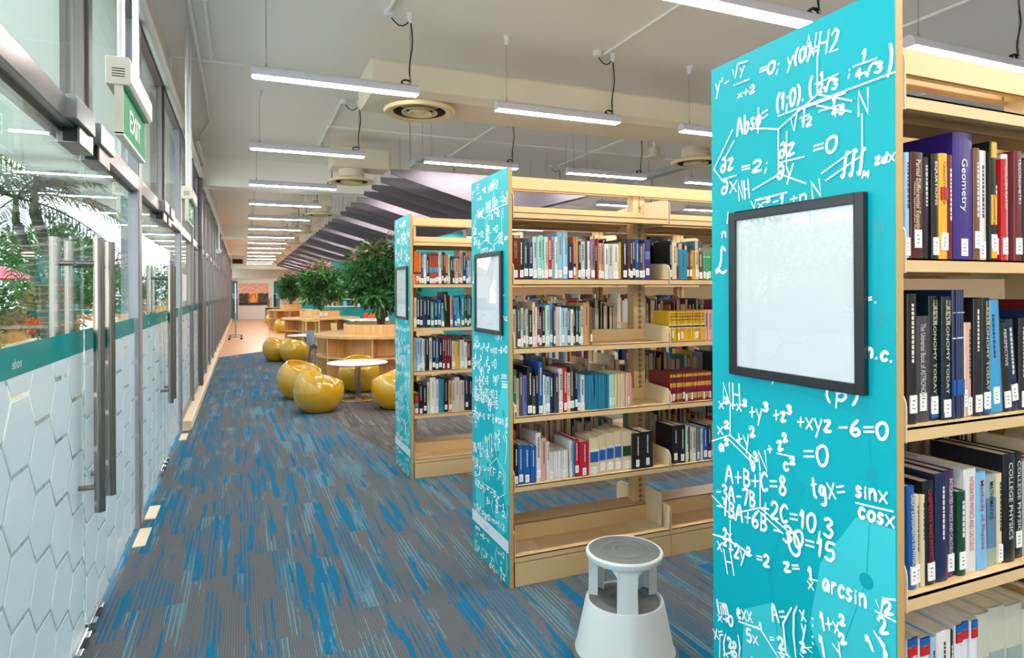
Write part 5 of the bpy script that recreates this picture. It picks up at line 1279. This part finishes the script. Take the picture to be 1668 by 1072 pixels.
# teal columns with ring shelves
for i, (y, lab) in enumerate(((12.75, 'nearest teal round column, behind the farthest bookcase'), (22.4, 'second teal round column with ring shelves beyond the nearest tree'), (33.0, 'third teal round column behind the middle tree'))):
    t = thing('column_tower', (3.5, y, 0), lab, 'column', 'teal round columns'); c = (3.5, y, 0)
    MB().lathe([(.79, 0), (.79, CEIL)], c, 56).build('shaft', M['teal_wall'], t, smooth=True)
    if i == 0: continue
    MB().lathe([(.84, .0), (.95, .0), (.95, 1.0), (.84, 1.0)], c, 56).build('drum', M['teal_wall'], t, smooth=True)
    for z in (1.0, 1.24, 1.48, 1.70):
        MB().lathe([(.79, z), (.97, z), (.97, z + .03), (.79, z + .03)], c, 56).build('ring_shelf', M['pale_wood'] if z > 1.1 else M['table_white'], t, smooth=True)
    for k in range(10):
        a = k * 2 * pi / 10 + .2; b = MB().box(.79, -.012, 1.03, .965, .012, 1.70); q = Matrix.Rotation(a, 4, 'Z')
        b.v = [tuple(q @ Vector(v) + Vector(c)) for v in b.v]; b.build('divider', M['pale_wood'], t)
    cx = ['lightblue', 'navy', 'red', 'white', 'skyblue', 'darkgrey']
    for k in range(14):
        a = R_(-172 + k * 9.5 + (k % 3)); z = (1.03, 1.27, 1.51)[k % 3]; h = .14 + .012 * (k % 4)
        b = MB().box(.80, -.05, z + .0005, .93, .05, z + h); q = Matrix.Rotation(a, 4, 'Z')
        b.v = [tuple(q @ Vector(v) + Vector(c)) for v in b.v]
        o = b.build('book', bmat(cx[k % 6]), loc=tuple(q @ Vector((.86, 0, z)) + Vector(c)))
        tag(o, '%s book, %s along the %s ring shelf of the %s teal column' % (CNAME.get(cx[k % 6], cx[k % 6]), nth(k // 3 + 1), ('lowest', 'middle', 'upper')[k % 3], ('second', 'third')[i - 1]), 'book', 'books displayed on the teal columns')
s = MB()
for k in range(40):
    a0, a1 = 2 * pi * k / 40, 2 * pi * (k + 1) / 40
    def cpt(r, a):
        u = r * cos(a); b = R_(-112) + u / .79; return (3.5 + .793 * cos(b), 22.4 + .793 * sin(b), 2.46 + r * sin(a))
    s.add([cpt(.15, a0), cpt(.165, a0), cpt(.165, a1), cpt(.15, a1)], [(0, 1, 2, 3)])
b0 = R_(-112); s.add([(3.5 + .793 * cos(b0 + q), 22.4 + .793 * sin(b0 + q), z) for q, z in ((-.06, 2.45), (.06, 2.45), (.06, 2.475), (-.06, 2.475))], [(0, 1, 2, 3)])
tag(s.build('column_emblem', M['print_light'], loc=(3.2, 21.7, 2.46)), 'thin pale ring emblem on the second teal column', 'sign')

# ================================================================ far end
t = thing('partition', (.65, 38.3, 0), 'white partition carrying the painting at the far end', 'partition')
MB().box(-.55, 38.25, 0, 2.0, 38.4, 2.22).build('board', M['wall_white'], t)
MB().box(-.60, 38.2, 2.22, 2.05, 38.42, 2.30).build('top_rail', M['curb'], t)
MB().box(1.60, 38.235, .0, 1.92, 38.25, 2.12).build('teal_strip', M['teal_dark'], t)
MB().box(-.54, 38.235, .0, -.28, 38.25, 2.12).build('teal_strip', M['teal_dark'], t)
MB().box(1.61, 38.23, 1.15, 1.91, 38.236, 1.45).build('blue_print', mat('pale blue print', (120, 176, 190), .5, vary=.1), t)
MB().box(-.53, 38.23, 1.15, -.29, 38.236, 1.45).build('blue_print', mat('pale blue print', (120, 176, 190), .5, vary=.1), t)
def painting_mat():
    m, nt, b = pbsdf('abstract painting'); g = G(nt)
    tc = g.n('ShaderNodeTexCoord'); sx = g.n('ShaderNodeSeparateXYZ'); g.l(tc.outputs['Object'], sx.inputs[0])
    u, v = sx.outputs[0], sx.outputs[2]
    n1 = g.noise(g.vec(g.m('MULTIPLY', u, 9.0), g.m('MULTIPLY', v, 2.0), 1.0), 1.0, 4.0); n2 = g.noise(g.vec(g.m('MULTIPLY', u, 16.0), g.m('MULTIPLY', v, 14.0), 4.0), 1.0, 4.0)
    sky = g.mix(g.step(n2, .42, .62), lin((238, 150, 130)), lin((244, 206, 186)))
    au = g.m('ABSOLUTE', g.m('ADD', u, .02))
    low = g.m('LESS_THAN', v, g.m('ADD', .05, g.m('MULTIPLY', g.m('SUBTRACT', n1, .5), .2)))
    side = g.step(au, .16, .3)
    dark = g.mix(g.step(n2, .5, .64), lin((44, 38, 42)), lin((150, 120, 104)))
    mid = g.mix(g.step(n1, .4, .6), lin((240, 180, 60)), lin((206, 96, 50)))
    c = g.mix(low, sky, g.mix(side, mid, dark))
    c = g.mix(g.m('LESS_THAN', v, -.47), c, lin((40, 34, 36)))
    g.l(c, b.inputs['Base Color']); b.inputs['Roughness'].default_value = .5
    return m
p = MB().box(-.20, 38.19, .80, 1.31, 38.245, 2.0).build('painting', painting_mat(), loc=(.55, 38.2, 1.4))
tag(p, 'square painting with pink sky and dark blocks on the far white partition', 'painting')
t = thing('low_bookcase', (1.45, 33.0, 0), 'low oak bookcase in front of the far partition', 'bookcase')
MB().box(.98, 33, .74, 2.0, 33.4, .78).box(.98, 33, 0, 2.0, 33.4, .08).build('top_board', M['oak_top'], t)
for x in (.98, 1.30, 1.98): MB().box(x, 33, .08, x + .025, 33.4, .74).build('side_panel', M['oak'], t)
MB().box(1.0, 33.38, .08, 1.98, 33.4, .74).build('back_panel', M['oak'], t)
MB().box(1.0, 33.0, .40, 1.98, 33.38, .425).build('shelf', M['oak'], t)
for k, (c, th) in enumerate((('orange', .03), ('black', .03), ('white', .05), ('black', .02), ('white', .06), ('navy', .03))):
    x = 1.01 + sum((.03, .03, .05, .02, .06, .03)[:k])
    tag(MB().box(x, 33.02, .426, x + th - .003, 33.2, .66).build('book', bmat(c), loc=(x, 33.02, .426)), '%s book, %s from the left in the far low bookcase' % (c, nth(k + 1)), 'book', 'books in the far low bookcase')
for k, (x, c, h) in enumerate(((1.10, 'rust', .42), (1.22, 'mint', .5), (1.38, 'black', .62), (1.55, 'steel', .4))):
    tag(MB().box(x, 33.1, .78, x + .10, 33.28, .78 + h).build('display_book', bmat(c), loc=(x, 33.1, .78)), '%s display book standing on top of the far low bookcase' % CNAME.get(c, c), 'book', 'display books on the far low bookcase')
tag(MB().box(-.5, 36.57, 3.02, .0, 36.6, 3.26).build('air_grille', M['vent_dark'], loc=(-.25, 36.6, 3.1)), 'dark air grille high on the beam at the far end', 'air grille')
t = thing('mobile_whiteboard', (-.22, 22.4, 0), 'mobile whiteboard seen edge on beside the far windows', 'whiteboard')
MB().box(-.235, 21.8, .85, -.205, 23.0, 1.78).build('board', M['table_white'], t)
for y in (21.85, 22.95):
    MB().box(-.24, y - .02, .10, -.20, y + .02, 1.80).build('post', M['alu_light'], t)
    f = MB().box(-.42, y - .02, .075, -.03, y + .02, .105).build('foot', M['alu_light'], t)
    for x in (-.40, -.05): MB().tube([(x, y - .012, .036), (x, y + .012, .036)], .035, 14).tube([(x, y, .05), (x, y, .08)], .01, 6).build('caster', M['black'], f)
